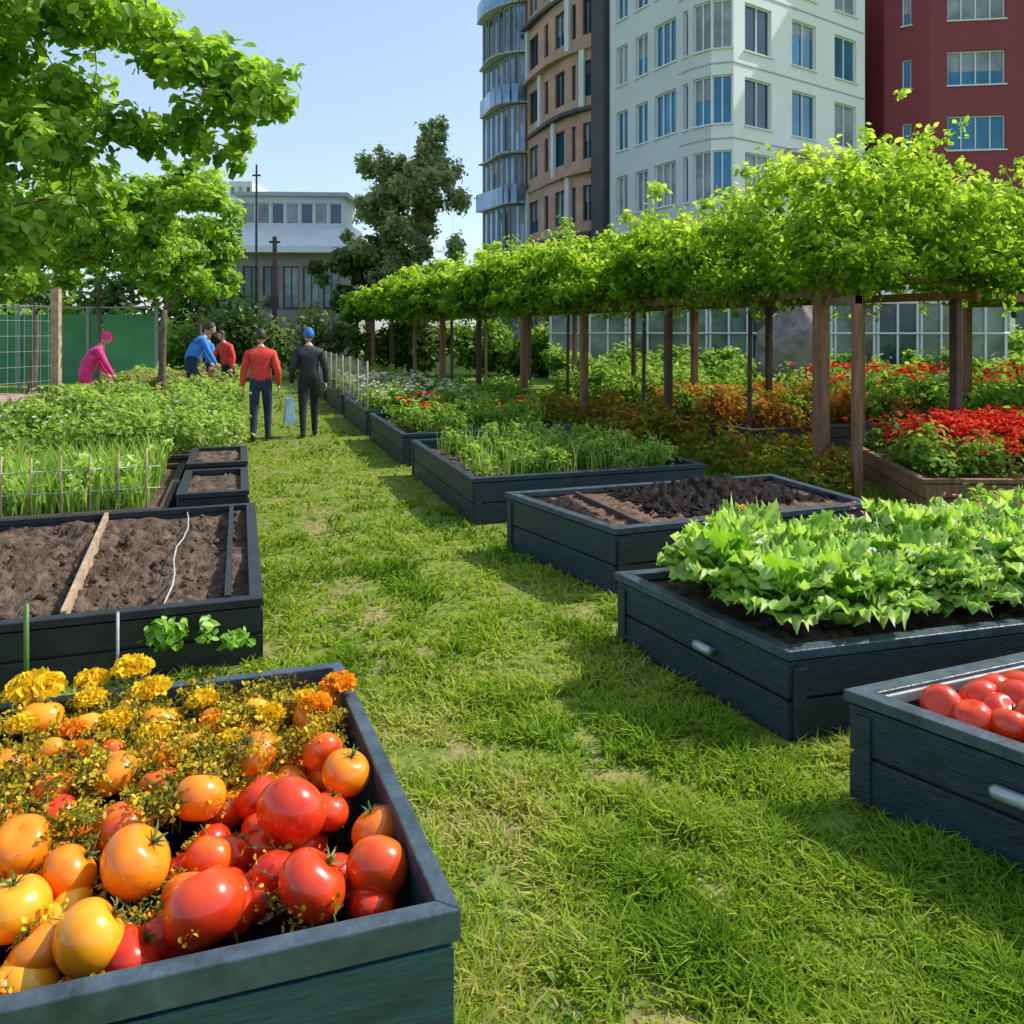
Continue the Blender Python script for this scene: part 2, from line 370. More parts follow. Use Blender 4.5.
s=soil_sheet('compost_mound',[(.98,5.50),(2.48,6.05),(2.15,6.80),(.72,6.42)],.385,M_compost,rb3,.05,.13,.02); s.data.transform(Matrix.Translation(-rb3.location))
s=soil_sheet('compost_mound',[(.52,5.3),(.72,5.35),(.42,6.2),(.05,6.1)],.40,M_compost,rb3,.03,.03,.02); s.data.transform(Matrix.Translation(-rb3.location))

# ---------------------------------------------------------------- grass
def inside(q,x,y,pad=.0):
    r=np.ones_like(x,dtype=bool)
    for i in range(4):
        ax,ay=q[i];bx,by=q[(i+1)%4]; L=math.hypot(bx-ax,by-ay)
        r&=((bx-ax)*(y-ay)-(by-ay)*(x-ax))/L>-pad
    return r
CR=[(-1.132,.916),(-.084,1.246),(-.466,2.17),(-1.514,1.84)]
def grass(name,n,ymin,ymax,hh):
    u=rng.random(n); y=1/(1/ymin+(1/ymax-1/ymin)*u)
    x=(rng.random(n)*1.45-.72)*(y+.6)
    keep=np.ones(n,dtype=bool)
    for q in BEDS+[CR]: keep&=~inside(q,x,y,-.0)
    bm_=bare_mask(x,y); keep&=rng.random(n)>bm_*1.05
    tuft=fbm(x*7,y*7,41,2); keep&=rng.random(n)<np.clip((tuft-.22)*2.8,.10,1)
    x=x[keep];y=y[keep];n=len(x);tuft=tuft[keep];bm_=bm_[keep]
    z=.004+.014*fbm(x*1.5,y*1.5,21)
    big=fbm(x*.9,y*.9,31,3); patch=fbm(x*2.6,y*2.2,91,3)
    h=hh*(.30+1.25*tuft)*(.6+.8*rng.random(n))*(.35+1.25*patch)*(1-.4*bm_)
    w=.0028+.0012*y
    ang=rng.random(n)*2*pi; lean=rng.normal(size=(n,2))*.75
    B=np.stack([np.cos(ang),np.sin(ang),np.zeros(n)],1)*w[:,None]
    base=np.stack([x,y,z],1)
    mid=base+np.stack([lean[:,0]*h*.35,lean[:,1]*h*.35,h*.6],1); tip=base+np.stack([lean[:,0]*h*1.1,lean[:,1]*h*1.1,h*.9],1)
    V=np.stack([base-B,base+B,mid+B*.7,tip,mid-B*.7],1)
    i=np.arange(n)*5
    T1=np.stack([i,i+1,i+2],1);T2=np.stack([i,i+2,i+4],1);T3=np.stack([i+4,i+2,i+3],1)
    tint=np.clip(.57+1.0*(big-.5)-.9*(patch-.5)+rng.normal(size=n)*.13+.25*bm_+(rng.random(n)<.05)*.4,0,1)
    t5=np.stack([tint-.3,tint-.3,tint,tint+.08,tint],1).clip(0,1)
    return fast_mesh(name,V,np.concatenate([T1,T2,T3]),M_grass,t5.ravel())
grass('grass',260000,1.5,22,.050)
n=9000; y=1/(1/1.6+(1/9-1/1.6)*rng.random(n)); x=(rng.random(n)*1.4-.7)*(y+.4); kp=np.ones(n,bool)
for q in BEDS+[CR]: kp&=~inside(q,x,y,.02)
kp&=fbm(x*2.2,y*2.2,61,3)>.50
x=x[kp];y=y[kp]; PPc=np.stack([x,y,.02+.015*rng.random(len(x))],1)
leaves('clover_leaves',PPc,rng.normal(size=PPc.shape)*.35+[0,0,1],.020*(.6+.8*rng.random(len(x))),M_herb,rng.random(len(x))*.7,.8)

# ---------------------------------------------------------------- foreground crate with tomatoes
crate=empty('wooden_crate',(CR[1][0],CR[1][1],0)); inv=Matrix.Translation(-crate.location)
mb=MB(); H=.80; t=.026; inn=inset(CR,t)
zs=[0.0,.19,.38,.57,.745]
for i in range(len(zs)-1):
    mb.ring(inset(CR,.004*(i%2)),inn,zs[i]+(.006 if i else 0),zs[i+1]-.006,M_teal)
    if i<len(zs)-2: mb.ring(inset(CR,.012),inn,zs[i+1]-.006,zs[i+1]+.006,M_black)
mb.ring(inset(CR,.012),inn,.739,.750,M_black)
mb.ring(inset(CR,-.004),inset(CR,t+.002),.750,H,M_tealrim)
mb.prism(inset(CR,t),.40,.42,M_dkwood)
for i in range(4):
    p=Vector(CR[i]); e=(Vector(CR[(i+1)%4])-p).normalized(); e0=(Vector(CR[i-1])-p).normalized()
    c=p+e*(t+.022)+e0*(t+.022); mb.box((c.x,c.y,.55),(.04,.04,.36),M_teal,math.atan2(e.y,e.x))
o=mb.build('slatted_walls',crate,bevel=.003); o.data.transform(inv)
s=soil_sheet('straw_bed',inset(CR,t-.003),.64,M_compost,crate,.03); s.data.transform(inv)

def tommat(name,c1,c2):
    m,nt,out=newmat(name); b=nt.nodes.new('ShaderNodeBsdfPrincipled')
    tc=nt.nodes.new('ShaderNodeTexCoord'); sp=nt.nodes.new('ShaderNodeSeparateXYZ'); nt.links.new(tc.outputs['Object'],sp.inputs[0])
    n=nt.nodes.new('ShaderNodeTexNoise'); n.inputs['Scale'].default_value=1.3; n.inputs['Detail'].default_value=4; nt.links.new(tc.outputs['Object'],n.inputs['Vector'])
    oi=nt.nodes.new('ShaderNodeObjectInfo')
    ad=nt.nodes.new('ShaderNodeMath'); ad.operation='MULTIPLY_ADD'; nt.links.new(sp.outputs['Z'],ad.inputs[0]); ad.inputs[1].default_value=.28; nt.links.new(n.outputs['Fac'],ad.inputs[2])
    a2=nt.nodes.new('ShaderNodeMath'); a2.operation='MULTIPLY_ADD'; nt.links.new(oi.outputs['Random'],a2.inputs[0]); a2.inputs[1].default_value=.35; nt.links.new(ad.outputs[0],a2.inputs[2])
    r=nt.nodes.new('ShaderNodeValToRGB'); r.color_ramp.elements[0].position=.4; r.color_ramp.elements[1].position=1.0
    r.color_ramp.elements[0].color=c4(c1); r.color_ramp.elements[1].color=c4(c2)
    nt.links.new(a2.outputs[0],r.inputs['Fac']); nt.links.new(r.outputs['Color'],b.inputs['Base Color'])
    b.inputs['Roughness'].default_value=.24; b.inputs['Coat Weight'].default_value=.3; b.inputs['Coat Roughness'].default_value=.10
    nt.links.new(b.outputs['BSDF'],out.inputs['Surface']); return m
T_red=tommat('tomato_red',(.58,.014,.006),(.80,.07,.010))
T_ro=tommat('tomato_red_orange',(.72,.06,.006),(.86,.20,.012))
T_or=tommat('tomato_orange',(.84,.18,.006),(.92,.34,.013))
T_ye=tommat('tomato_yellow',(.88,.29,.008),(.93,.45,.020))
M_calyxdry=plain('calyx_dry',(.16,.15,.03),rough=.6,var=.4,scale=40)
def tomato_mesh(i,mat,squash,k,amp,calyx=True):
    mb=MB(); ph0=random.random()*6
    def fn(p,d):
        phi=math.acos(max(-1,min(1,d[2]))); th=math.atan2(d[1],d[0])
        rib=1+amp*(math.cos(k*th+ph0)*.7+.3*math.cos((k+3)*th+1.7*ph0))*math.sin(phi)**.6*(.55+.45*math.cos(phi))
        p=Vector((p.x*rib,p.y*rib,p.z))
        p.z-=.20*math.exp(-(phi/.42)**2); p.z+=.05*math.exp(-((pi-phi)/.4)**2)
        p.x*=1+.05*math.sin(ph0)*d[2]
        return p
    mb.ellip((0,0,0),(1,1,squash),mat,40,24,fn)
    if calyx:
        zt=squash-.19; cm=M_calyx if random.random()<.75 else M_calyxdry
        for j in range(6):
            a=2*pi*j/6+random.uniform(-.35,.35); L=random.uniform(.28,.52); w=.055; up=random.uniform(.08,.38)
            ca,sa=math.cos(a),math.sin(a)
            prof=[(0,.03,0),(.25,w,.09),(.6,w*.75,.12+up*.4),(1,.008,up)]
            vs=[]
            for (u,ww,z) in prof:
                x=u*L; vs.append((ca*x-sa*ww,sa*x+ca*ww,zt+z)); vs.append((ca*x,sa*x,zt+z+.025)); vs.append((ca*x+sa*ww,sa*x-ca*ww,zt+z))
            fs=[]
            for r_ in range(3):
                o_=r_*3; fs+= [(o_,o_+1,o_+4,o_+3),(o_+1,o_+2,o_+5,o_+4)]
            mb.add(vs,fs,cm,True)
        mb.tube([(0,0,zt-.02),(.02,.01,zt+.14),(.07,.03,zt+.27)],[.045,.03,.04],cm,7)
    me_o=mb.build('tomato'); me=me_o.data; bpy.data.objects.remove(me_o); return me
TM={}
for key,mat in (('r',T_red),('q',T_ro),('o',T_or),('y',T_ye)):
    TM[key]=[tomato_mesh(i,mat,random.uniform(.80,.92),random.choice([4,5,6]),random.uniform(.015,.045)) for i in range(3)]+[tomato_mesh(9,mat,.88,5,.02,False)]
def put_tomato(parent,x,y,z,r,key,tilt=.5,var=None,rot=None):
    me=random.choice(TM[key]) if var is None else TM[key][var]
    o=bpy.data.objects.new('tomato',me); COL.objects.link(o); o.parent=parent
    o.location=Vector((x,y,z))-parent.location; o.scale=(r,r,r)
    o.rotation_euler=rot if rot else (random.uniform(-tilt,tilt)-.35,random.uniform(-tilt,tilt),random.uniform(-.5,.5))
pile=empty('tomato_pile',(-.7,1.5,.7))
big=[ # x, y, z, radius, colour
(-.808,1.300,.76,.054,'y'),(-.660,1.250,.75,.055,'y'),(-.655,1.392,.775,.060,'o'),(-.505,1.310,.755,.066,'r'),
(-.340,1.362,.755,.062,'r'),(-.238,1.412,.750,.056,'q'),(-.420,1.522,.785,.067,'r'),(-.612,1.567,.785,.050,'o'),
(-.822,1.652,.785,.046,'o'),(-1.09,1.855,.795,.050,'o'),(-.970,1.83,.785,.042,'y'),(-.820,1.86,.785,.044,'y'),
(-.555,1.727,.785,.048,'o'),(-.345,1.662,.780,.050,'o'),(-.475,1.885,.780,.044,'o'),(-.882,1.434,.775,.052,'o'),
(-.77,1.395,.755,.048,'o'),(-.515,1.625,.75,.046,'r'),(-.93,1.625,.765,.046,'q'),(-.552,1.455,.735,.046,'q'),
(-1.06,1.69,.775,.046,'o'),(-.70,1.75,.77,.046,'o'),(-.42,1.775,.765,.045,'q'),(-.98,1.52,.765,.048,'o'),(-.735,1.51,.76,.050,'q'),
(-.26,1.535,.74,.048,'q'),(-1.22,1.80,.785,.045,'y'),(-1.0,1.30,.75,.055,'y'),(-.86,1.18,.74,.055,'o'),(-1.15,1.45,.75,.055,'o'),
(-.44,2.03,.765,.04,'o'),(-.62,1.93,.775,.042,'y'),(-.70,1.88,.775,.038,'o'),(-.93,1.93,.78,.04,'o'),(-1.15,1.60,.765,.045,'q'),
(-.55,1.36,.735,.045,'q'),(-.74,1.25,.73,.045,'o'),(-.42,1.42,.73,.045,'r'),(-.72,1.63,.775,.040,'q'),(-.88,1.55,.76,.038,'r'),(-.64,1.67,.77,.038,'r'),(-.36,1.57,.755,.04,'r'),
(-.78,1.74,.775,.034,'o'),(-.87,1.75,.775,.032,'q'),(-1.0,1.74,.78,.034,'y'),(-.60,1.83,.775,.036,'q'),(-.53,1.96,.77,.036,'o'),(-1.17,1.75,.78,.036,'o')]
for i,(x,y,z,r,kk) in enumerate(big):
    put_tomato(pile,x,y,z,r,kk,tilt=.8,var=(i%4))
for i in range(150):
    u,v=rng.random(2); p=bil(inset(CR,.09),u,v)
    if v<.08: continue
    put_tomato(pile,p[0],p[1],.69+.025*rng.random(),.036+.012*rng.random(),'r' if u>.55 and v<.5 else random.choice('ooqy'),tilt=1)
def sprigs(name,n,parent,area,zb,zh,mat,nl=45,spread=.05,lsize=.011):
    mb=MB(); PP=[];TT=[]
    for i in range(n):
        u,v=area(); p=bil(inset(CR,.07),u,v); h=zh*(.5+.7*random.random())
        dx,dy=random.gauss(0,.35)*h,random.gauss(0,.35)*h
        top=(p[0]+dx,p[1]+dy,zb+h); b0=(p[0],p[1],zb)
        mb.tube([b0,((b0[0]+top[0])/2+.01,(b0[1]+top[1])/2,zb+h*.55),top],[.0022,.0018,.001],M_stem,4)
        tt=.15+.7*random.random()
        for k in range(random.randint(4,7)):
            a=random.random()*6.28; f=random.uniform(.55,1); rr=spread*random.uniform(.5,1.1)
            s0=Vector(b0).lerp(Vector(top),f); e=s0+Vector((math.cos(a)*rr,math.sin(a)*rr,random.uniform(-.3,.6)*rr))
            mb.tube([s0,e],[.0013,.0008],M_stem,3,False)
            for q in range(nl//6):
                f2=random.uniform(.4,1.1); PP.append(np.array(s0.lerp(e,f2))+rng.normal(size=3)*.007); TT.append(tt+random.gauss(0,.2))
    mb.build(name+'_stems',parent)
    PP=np.array(PP); leaves(name+'_florets',PP,rng.normal(size=PP.shape)+[0,0,.5],lsize*(.6+.8*rng.random(len(PP))),mat,np.clip(TT,0,1),.7,parent)
sp=empty('dill_sprigs')
def areaA():
    while True:
        u,v=random.random(),random.random()
        if v>.36+.3*max(0,u-.55)*2: return u,v
sprigs('dill',400,sp,areaA,.725,.092,M_sprig,70,.042,.010)
sprigs('dill_front',80,sp,lambda:(random.random(),random.uniform(.06,.45)),.67,.09,M_sprig,36,.04,.009)
mg=empty('marigold_flowers')
def marigold(x,y,z,R,mat):
    n=int(120+R*2800); d=nrm(rng.normal(size=(n,3))); d[:,2]=np.abs(d[:,2])*.9; rr=R*(.55+.5*rng.random(n))
    P=np.array([x,y,z])+d*rr[:,None]*np.array([1,1,.7])
    N=np.cross(d,rng.normal(size=(n,3)))+d*.5
    leaves('flower_head',P,N,R*.5,mat,np.clip(.45+.4*rr/R+rng.normal(size=n)*.15-.1,0,1),.9,mg,T=d+rng.normal(size=(n,3))*.2)
    mb=MB(); mb.ellip((x,y,z),(R*.6,R*.6,R*.4),M_calyx); mb.tube([(x,y,z-R*.3),(x+.02,y,z-.14)],.004,M_stem); mb.build('flower_stem',mg)
for (x,y,z,R,mt) in [(-1.15,1.93,.83,.060,M_yel),(-.95,2.00,.85,.046,M_yel),(-.87,1.93,.83,.042,M_yel),(-1.04,1.98,.83,.038,M_yel),
    (-.46,1.87,.82,.038,M_oran),(-.43,1.98,.82,.042,M_oran),(-1.27,1.86,.83,.05,M_yel),(-.56,1.85,.81,.032,M_yel),(-.93,1.70,.80,.034,M_oran),(-.80,1.78,.80,.034,M_yel),(-1.10,1.80,.81,.034,M_yel),(-.68,1.82,.80,.03,M_oran),
    (-1.05,1.62,.80,.032,M_yel),(-.74,1.92,.81,.034,M_yel),(-.90,1.82,.81,.034,M_yel),(-.62,1.76,.80,.028,M_yel),(-1.0,1.90,.82,.036,M_yel),(-.72,1.68,.80,.026,M_oran),(-.98,1.78,.81,.03,M_oran),(-.50,1.93,.81,.028,M_yel)]:
    marigold(x,y,z,R,mt)
p2=empty('tomato_pile',(2,2.9,.4))
qi=inset(R1,.13)
for i in range(11):
    for j in range(5):
        u=(i+.5)/11+random.uniform(-.03,.03);v=(j+.5)/5+random.uniform(-.05,.05); p=bil(qi,u,v)
        put_tomato(p2,p[0],p[1],.375+.03*random.random(),random.uniform(.062,.08),random.choice('rrrrrq'),tilt=1.2,var=random.choice([0,3,3,3,1]))

# ---------------------------------------------------------------- lettuce
def ruffled(name,base,dirh,L,W,e0,mat,parent=None,ruff=.10,nu=10,nv=13,tint0=.3):
    n=len(base); u=np.linspace(0,1,nu)[None,:,None]; v=np.linspace(-1,1,nv)[None,None,:]
    L=L[:,None,None];W=W[:,None,None];ce=np.cos(e0)[:,None,None];se=np.sin(e0)[:,None,None]
    prof=np.sin(pi*(.10+.74*u))**.75
    ue=u*(1-.22*v*v*u)
    out_=L*(ue*ce+.22*u*u); z=L*(ue*se-.22*u*u*ce-.10*u*u)
    ph=rng.random((n,1,1))*6.28
    rim=np.maximum(np.abs(v)**2,u**4)
    z=z+ruff*L*rim*(np.sin(13*v+ph)*.6+np.sin(17*u+9*v+2*ph)*.6)*u**.4+.20*W*v*v
    side=W*v*prof*(1+.10*np.sin(19*u+ph*2))
    out_=out_+ruff*.7*L*rim*np.cos(15*v+ph)*u
    dx=dirh[:,0][:,None,None];dy=dirh[:,1][:,None,None]
    X=base[:,0][:,None,None]+dx*out_-dy*side; Y=base[:,1][:,None,None]+dy*out_+dx*side; Z=base[:,2][:,None,None]+z
    V=np.stack([X,Y,Z],-1).reshape(-1,3)
    i,j=np.meshgrid(np.arange(nv-1),np.arange(nu-1)); k=(j*nv+i).ravel(); f=np.stack([k,k+1,k+nv+1,k+nv],1)
    F=(np.arange(n)[:,None,None]*(nu*nv)+f[None]).reshape(-1,4)
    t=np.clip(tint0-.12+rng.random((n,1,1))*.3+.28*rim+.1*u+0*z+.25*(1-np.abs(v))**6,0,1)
    return fast_mesh(name,V,F,mat,t.ravel(),parent,True)
def heads(name,q,nu,nv,z,nleaf,L,W,mat,parent=None,ruff=.1,tint0=.3):
    B=[];D=[];Ls=[];Ws=[];E=[]
    for i in range(nu):
        for j in range(nv):
            u=(i+.5)/nu+random.uniform(-.3,.3)/nu; v=(j+.5)/nv+random.uniform(-.3,.3)/nv; p=bil(q,u,v); sc=random.uniform(.75,1.3)*(1+.2*v)
            zz=z+.07*math.sin(pi*v)+.04*random.random()
            for k in range(nleaf):
                f=k/nleaf; a=k*2.4+random.uniform(-.3,.3)
                B.append((p[0],p[1],zz+.09*f*sc)); D.append((math.cos(a),math.sin(a))); E.append(.45+1.0*f+random.uniform(-.15,.15))
                Ls.append(L*sc*(1-.2*f)*random.uniform(.8,1.2)); Ws.append(W*sc*(1-.25*f)*random.uniform(.8,1.25))
    return ruffled(name,np.array(B),np.array(D),np.array(Ls),np.array(Ws),np.array(E),mat,parent,ruff,tint0=tint0)
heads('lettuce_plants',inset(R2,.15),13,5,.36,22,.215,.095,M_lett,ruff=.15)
def inner_pts(q,n):
    p=bil(q,rng.random(n),rng.random(n)); return p
def flowers(name,q,n,z0,z1,size,mat,per=7,parent=None):
    p=inner_pts(q,n); z=z0+(z1-z0)*rng.random(n); C=np.column_stack([p,z]); C=np.repeat(C,per,0)
    a=rng.random(len(C))*6.28; d=np.column_stack([np.cos(a),np.sin(a),rng.normal(size=len(C))*.3])
    s=size*(.7+.6*rng.random(len(C)))
    return leaves(name,C+d*s[:,None]*.5,np.array([[0,0,1.]])+rng.normal(size=d.shape)*.35,s,mat,rng.random(len(C)),.6,parent,T=d)
flowers('white_blossoms',inset(R2,.2),80,.60,.70,.025,M_white,6)
flowers('pink_blossoms',[(2.0,4.3),(3.8,4.5),(3.4,5.0),(1.9,4.7)],60,.60,.74,.022,M_pink,6)
def plants(name,q,z0,n,h,r,nl,size,mat,flat=1.0,shift=0,aspect=.55,parent=None):
    p=inner_pts(q,n); R=r*(.6+.7*rng.random(n)); hh=h*(.5+.6*rng.random(n))
    C=np.column_stack([p,z0+hh*.55])
    C2=np.concatenate([C,C+np.column_stack([rng.normal(size=n)*r*.4,rng.normal(size=n)*r*.4,hh*.35])]); R2_=np.concatenate([R,R*.6])
    P,N,t=clump_pts(C2,R2_,nl,flat,2.0); P[:,2]=np.maximum(P[:,2],z0+.01)
    return leaves(name,P,N,size*(.6+.8*rng.random(nl)),mat,np.clip(t+shift,0,1),aspect,parent)
def stems(name,q,z0,n,h,mat=None,w=.005,parent=None,lean=.15,bend=.2,shift=0):
    p=inner_pts(q,n); hh=h*(.5+.6*rng.random(n)); ang=rng.random(n)*6.28
    B=np.column_stack([np.cos(ang),np.sin(ang),np.zeros(n)])*w*(.6+.8*rng.random(n))[:,None]
    base=np.column_stack([p,np.full(n,z0)]); l=rng.normal(size=(n,2))*lean
    m1=base+np.column_stack([l*hh[:,None]*.4,hh*.6]); m2=base+np.column_stack([l*hh[:,None]*(1+bend),hh*1.0])
    V=np.stack([base-B,base+B,m1+B*.9,m2,m1-B*.9],1); i=np.arange(n)*5
    F=np.concatenate([np.stack([i,i+1,i+2],1),np.stack([i,i+2,i+4],1),np.stack([i+4,i+2,i+3],1)])
    t=np.clip(rng.random(n)+shift,0,1); t=np.repeat(t,5)
    return fast_mesh(name,V,F,mat or M_herb,t,parent)
stems('leek_plants',inset(L2b,.15),.25,4200,.40,M_herb,.010,lean=.22,shift=.3)
plants('chard_plants',inset(L2b,.25),.25,60,.34,.15,7000,.08,M_lett)
for i,q in enumerate(LQ):
    plants('bean_plants',inset(q,.1),.30,int(80),[.52,.44,.40,.35][i],.23,[11000,7500,5500,4500][i],[.07,.085,.105,.13][i],M_herb,shift=.18)
flowers('white_blossoms',inset(LQ[0],.2),110,.55,.80,.03,M_white,6)
flowers('pink_blossoms',inset(LQ[2],.2),110,.6,.85,.05,M_pink,6)
plants('trailing_vine',[G(-.42,4.19),G(-.12,4.19),G(-.12,4.23),G(-.42,4.23)],.16,7,.14,.07,260,.05,M_lett)
plants('trailing_vine',[G(-.05,4.16),G(.02,4.16),G(.02,4.2),G(-.05,4.2)],.12,3,.12,.05,90,.045,M_lett)
mb=MB()
for a in (-.93,-1.9):
    mb.tube([(*G(a,4.20),0),(*G(a,4.20),.44)],.012,M_stem,7)
for a in (-.55,): mb.tube([(*G(a,4.2),0),(*G(a,4.2),.36)],.007,M_liner,6)
mb.build('plant_stakes')
plants('thyme_plants',inset(RQ[0],.15),.33,60,.24,.14,7500,.05,M_herb,shift=.1)
stems('onion_plants',inset(RQ[0],.2),.33,500,.34,M_herb,.006,shift=.2)
for i,q in enumerate(RQ[1:]):
    plants('herb_plants',inset(q,.15),.33,60,.30,.18,[5000,4000,3000,3000][i],.07+.02*i,M_herb)
flowers('orange_blossoms',inset(RQ[1],.2),25,.55,.7,.05,M_oran,7)
flowers('red_flowers',inset(RQ[1],.3),12,.6,.8,.07,M_redfl,7)
flowers('white_blossoms',inset(RQ[2],.2),160,.5,.75,.05,M_white,6)
flowers('white_blossoms',inset(RQ[3],.2),160,.5,.75,.07,M_white,6)
plants('red_flower_plants',inset(C1,.1),.28,100,.42,.22,11000,.07,M_herb)
fl=[]
for _ in range(44):
    u,v=random.random(),random.random(); c=bil(inset(C1,.25),u,v); r=random.uniform(.2,.42)
    k_=60; fl.append(np.column_stack([c[0]+rng.normal(size=k_)*r*.6,c[1]+rng.normal(size=k_)*r*.6,.50+.28*rng.random(k_)]))
C=np.repeat(np.concatenate(fl),6,0); a=rng.random(len(C))*6.28; d=np.column_stack([np.cos(a),np.sin(a),rng.normal(size=len(C))*.3]); s=.055*(.7+.6*rng.random(len(C)))
leaves('red_flowers',C+d*s[:,None]*.5,np.array([[0,0,1.]])+rng.normal(size=d.shape)*.35,s,M_redfl,rng.random(len(C)),.6,None,T=d)
plants('red_leaf_shrubs',inset(C2,.1),.28,90,.46,.24,11000,.085,M_redfol,shift=.08)
plants('herb_plants',inset(C2,.1),.28,30,.5,.24,3500,.085,M_herb)
plants('herb_plants',rect(4.6,6.4,9.5,13),.0,70,.55,.25,7000,.085,M_redfol,shift=-.3)
plants('herb_plants',rect(4.5,6.3,13,20),.0,90,.45,.3,6500,.11,M_herb)
plants('bean_plants',inset(C3,.1),.28,80,.5,.28,7000,.11,M_herb)
plants('bean_plants',inset(C4,.1),.28,80,.5,.28,7000,.11,M_herb)
plants('herb_plants',[(2.7,7.6),(3.4,7.8),(3.9,10.5),(2.2,10.2)],0,45,.4,.2,4500,.07,M_redfol,shift=-.35)
plants('herb_plants',[(3.6,5.7),(5.5,6.0),(5.6,6.9),(3.5,6.7)],0,36,.40,.18,4500,.06,M_herb)
flowers('yellow_flowers',[(1.45,5.45),(1.62,5.5),(1.6,5.6),(1.45,5.55)],3,.47,.52,.035,M_yel,7)
plants('flower_border',[(8,17),(20,17),(22,22),(8,22)],0,150,.9,.4,10000,.15,M_herb)
flowers('red_flowers',[(6,16),(20,16.5),(20,18),(6,17.5)],450,.6,1.0,.10,M_redfl,6)
plants('flower_border',[(2,19),(8,19),(8,24),(2,24)],0,110,.9,.35,7500,.14,M_herb,shift=.1)
plants('flower_border',[(8.5,9.5),(14,9.5),(16,15),(8.5,15)],0,120,.5,.35,9000,.12,M_herb)

# ---------------------------------------------------------------- trees
def limb(mb,p,q,r0,r1,mat,wig=.12,n=6):
    p=Vector(p);q=Vector(q);d=(q-p).length; pts=[];rs=[]
    w=Vector((random.gauss(0,1),random.gauss(0,1),random.gauss(0,.5)))*d*wig
    for i in range(n+1):
        f=i/n; pts.append(p.lerp(q,f)+w*math.sin(pi*f)+Vector((0,0,d*.06*math.sin(pi*f)))); rs.append(r0*(1-f)+r1*f)
    mb.tube(pts,rs,mat,8); return pts
def tree(name,base,fork,C,R,nl,size,mat,r0=.12,shift=0,flat=.8,trunkmat=None,power=2.2,sub=9):
    root=empty(name,base); mb=MB(); tm=trunkmat or M_bark
    base=Vector(base); fork=Vector(fork)
    limb(mb,base,fork,r0,r0*.62,tm,.03)
    mb.tube([base-Vector((0,0,.05)),base+Vector((0,0,.12))],[r0*1.5,r0*1.0],tm,10)
    hubs=[]
    order=sorted(range(len(C)),key=lambda i:(Vector(C[i])-fork).length)
    for i in order:
        c=Vector(C[i]); cands=[(fork,r0*.5)]+hubs
        s_,rr=min(cands,key=lambda h:(h[0]-c).length+ (0 if h[0].z<c.z else .5))
        pts=limb(mb,s_,c,rr*.8,rr*.35+.004,tm,.08)
        hubs.append((pts[4],rr*.55)); hubs.append((pts[-1],rr*.4))
        for k in range(4):
            e=c+Vector((random.gauss(0,1),random.gauss(0,1),random.gauss(0.2,.7)))*R[i]*.55
            limb(mb,pts[4],e,rr*.3+.003,.003,tm,.1,3)
    o=mb.build('trunk_and_limbs',root); o.data.transform(Matrix.Translation(-base))
    C=np.array(C,dtype=float);R=np.array(R,dtype=float)
    CC=[];RR=[]
    for c,r in zip(C,R):
        for k in range(sub):
            d=rng.normal(size=3);d/=np.linalg.norm(d); CC.append(c+d*r*rng.uniform(.35,1.0)*np.array([1,1,.8])); RR.append(r*rng.uniform(.25,.5))
    P,N,t=clump_pts(np.array(CC),np.array(RR),nl,flat,power)
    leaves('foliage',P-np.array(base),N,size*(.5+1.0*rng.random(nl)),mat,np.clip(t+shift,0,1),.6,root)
    return root
NT=[((-3.5,5.6,3.9),.8),((-2.75,5.5,3.80),.55),((-2.15,5.5,3.45),.45),((-1.72,5.4,3.30),.28),((-3.0,5.5,3.15),.65),((-3.7,5.5,2.75),.6),((-3.35,5.2,2.35),.40),
    ((-2.5,5.7,3.15),.36),((-2.0,5.6,2.98),.22),((-4.4,5.7,3.2),.8),((-4.6,5.4,4.4),.9),((-3.7,6.2,4.6),.8),((-5.3,5.8,3.6),.8),((-4.6,6.6,3.6),.8),((-4.6,4.9,3.0),.6),((-3.2,6.0,2.65),.4)]
tree('garden_tree',(-4.75,5.9,0),(-4.5,5.85,1.75),[c for c,r in NT],[r for c,r in NT],23000,.090,M_tree,.13,shift=.18,sub=11)
def rc(cx,cy,cz,rx,rz,n,rmin,rmax):
    C=[];R=[]
    for i in range(n):
        d=rng.normal(size=3);d/=np.linalg.norm(d); f=rng.uniform(.4,.95)
        C.append((cx+d[0]*rx*f,cy+d[1]*rx*f,cz+d[2]*rz*f)); R.append(rng.uniform(rmin,rmax))
    return C,R
C,R=rc(-6.8,16,3.85,1.5,1.5,16,.5,.8); tree('garden_tree',(-7.0,16,0),(-6.95,16,2.1),C,R,15000,.125,M_tree,.09,shift=.25)
C,R=rc(-8.9,17,3.9,1.8,1.6,16,.5,.8); tree('garden_tree',(-8.9,17,0),(-8.8,17,2.2),C,R,13000,.13,M_tree,.09,shift=.2)
C,R=rc(-12.5,20.8,4.3,2.3,1.9,13,.7,1.0); tree('garden_tree',(-12.5,20.8,0),(-12.4,20.8,2.3),C,R,9000,.19,M_tree,.12,shift=.15)
C,R=rc(-9.4,24,3.9,1.5,1.3,11,.6,.9); tree('garden_tree',(-9.4,24,0),(-9.4,24,2.2),C,R,7000,.19,M_tree,.1,shift=.1)
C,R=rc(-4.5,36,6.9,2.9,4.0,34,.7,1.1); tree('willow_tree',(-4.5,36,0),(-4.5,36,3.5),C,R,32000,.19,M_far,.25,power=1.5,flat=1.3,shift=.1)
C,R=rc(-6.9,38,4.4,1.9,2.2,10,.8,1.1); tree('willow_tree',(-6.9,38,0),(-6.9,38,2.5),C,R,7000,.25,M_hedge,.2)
C,R=rc(11.8,16,3.6,1.9,1.2,12,.5,.8); tree('garden_tree',(11.8,16,0),(11.8,16,2.3),C,R,9000,.15,M_canopy,.1)
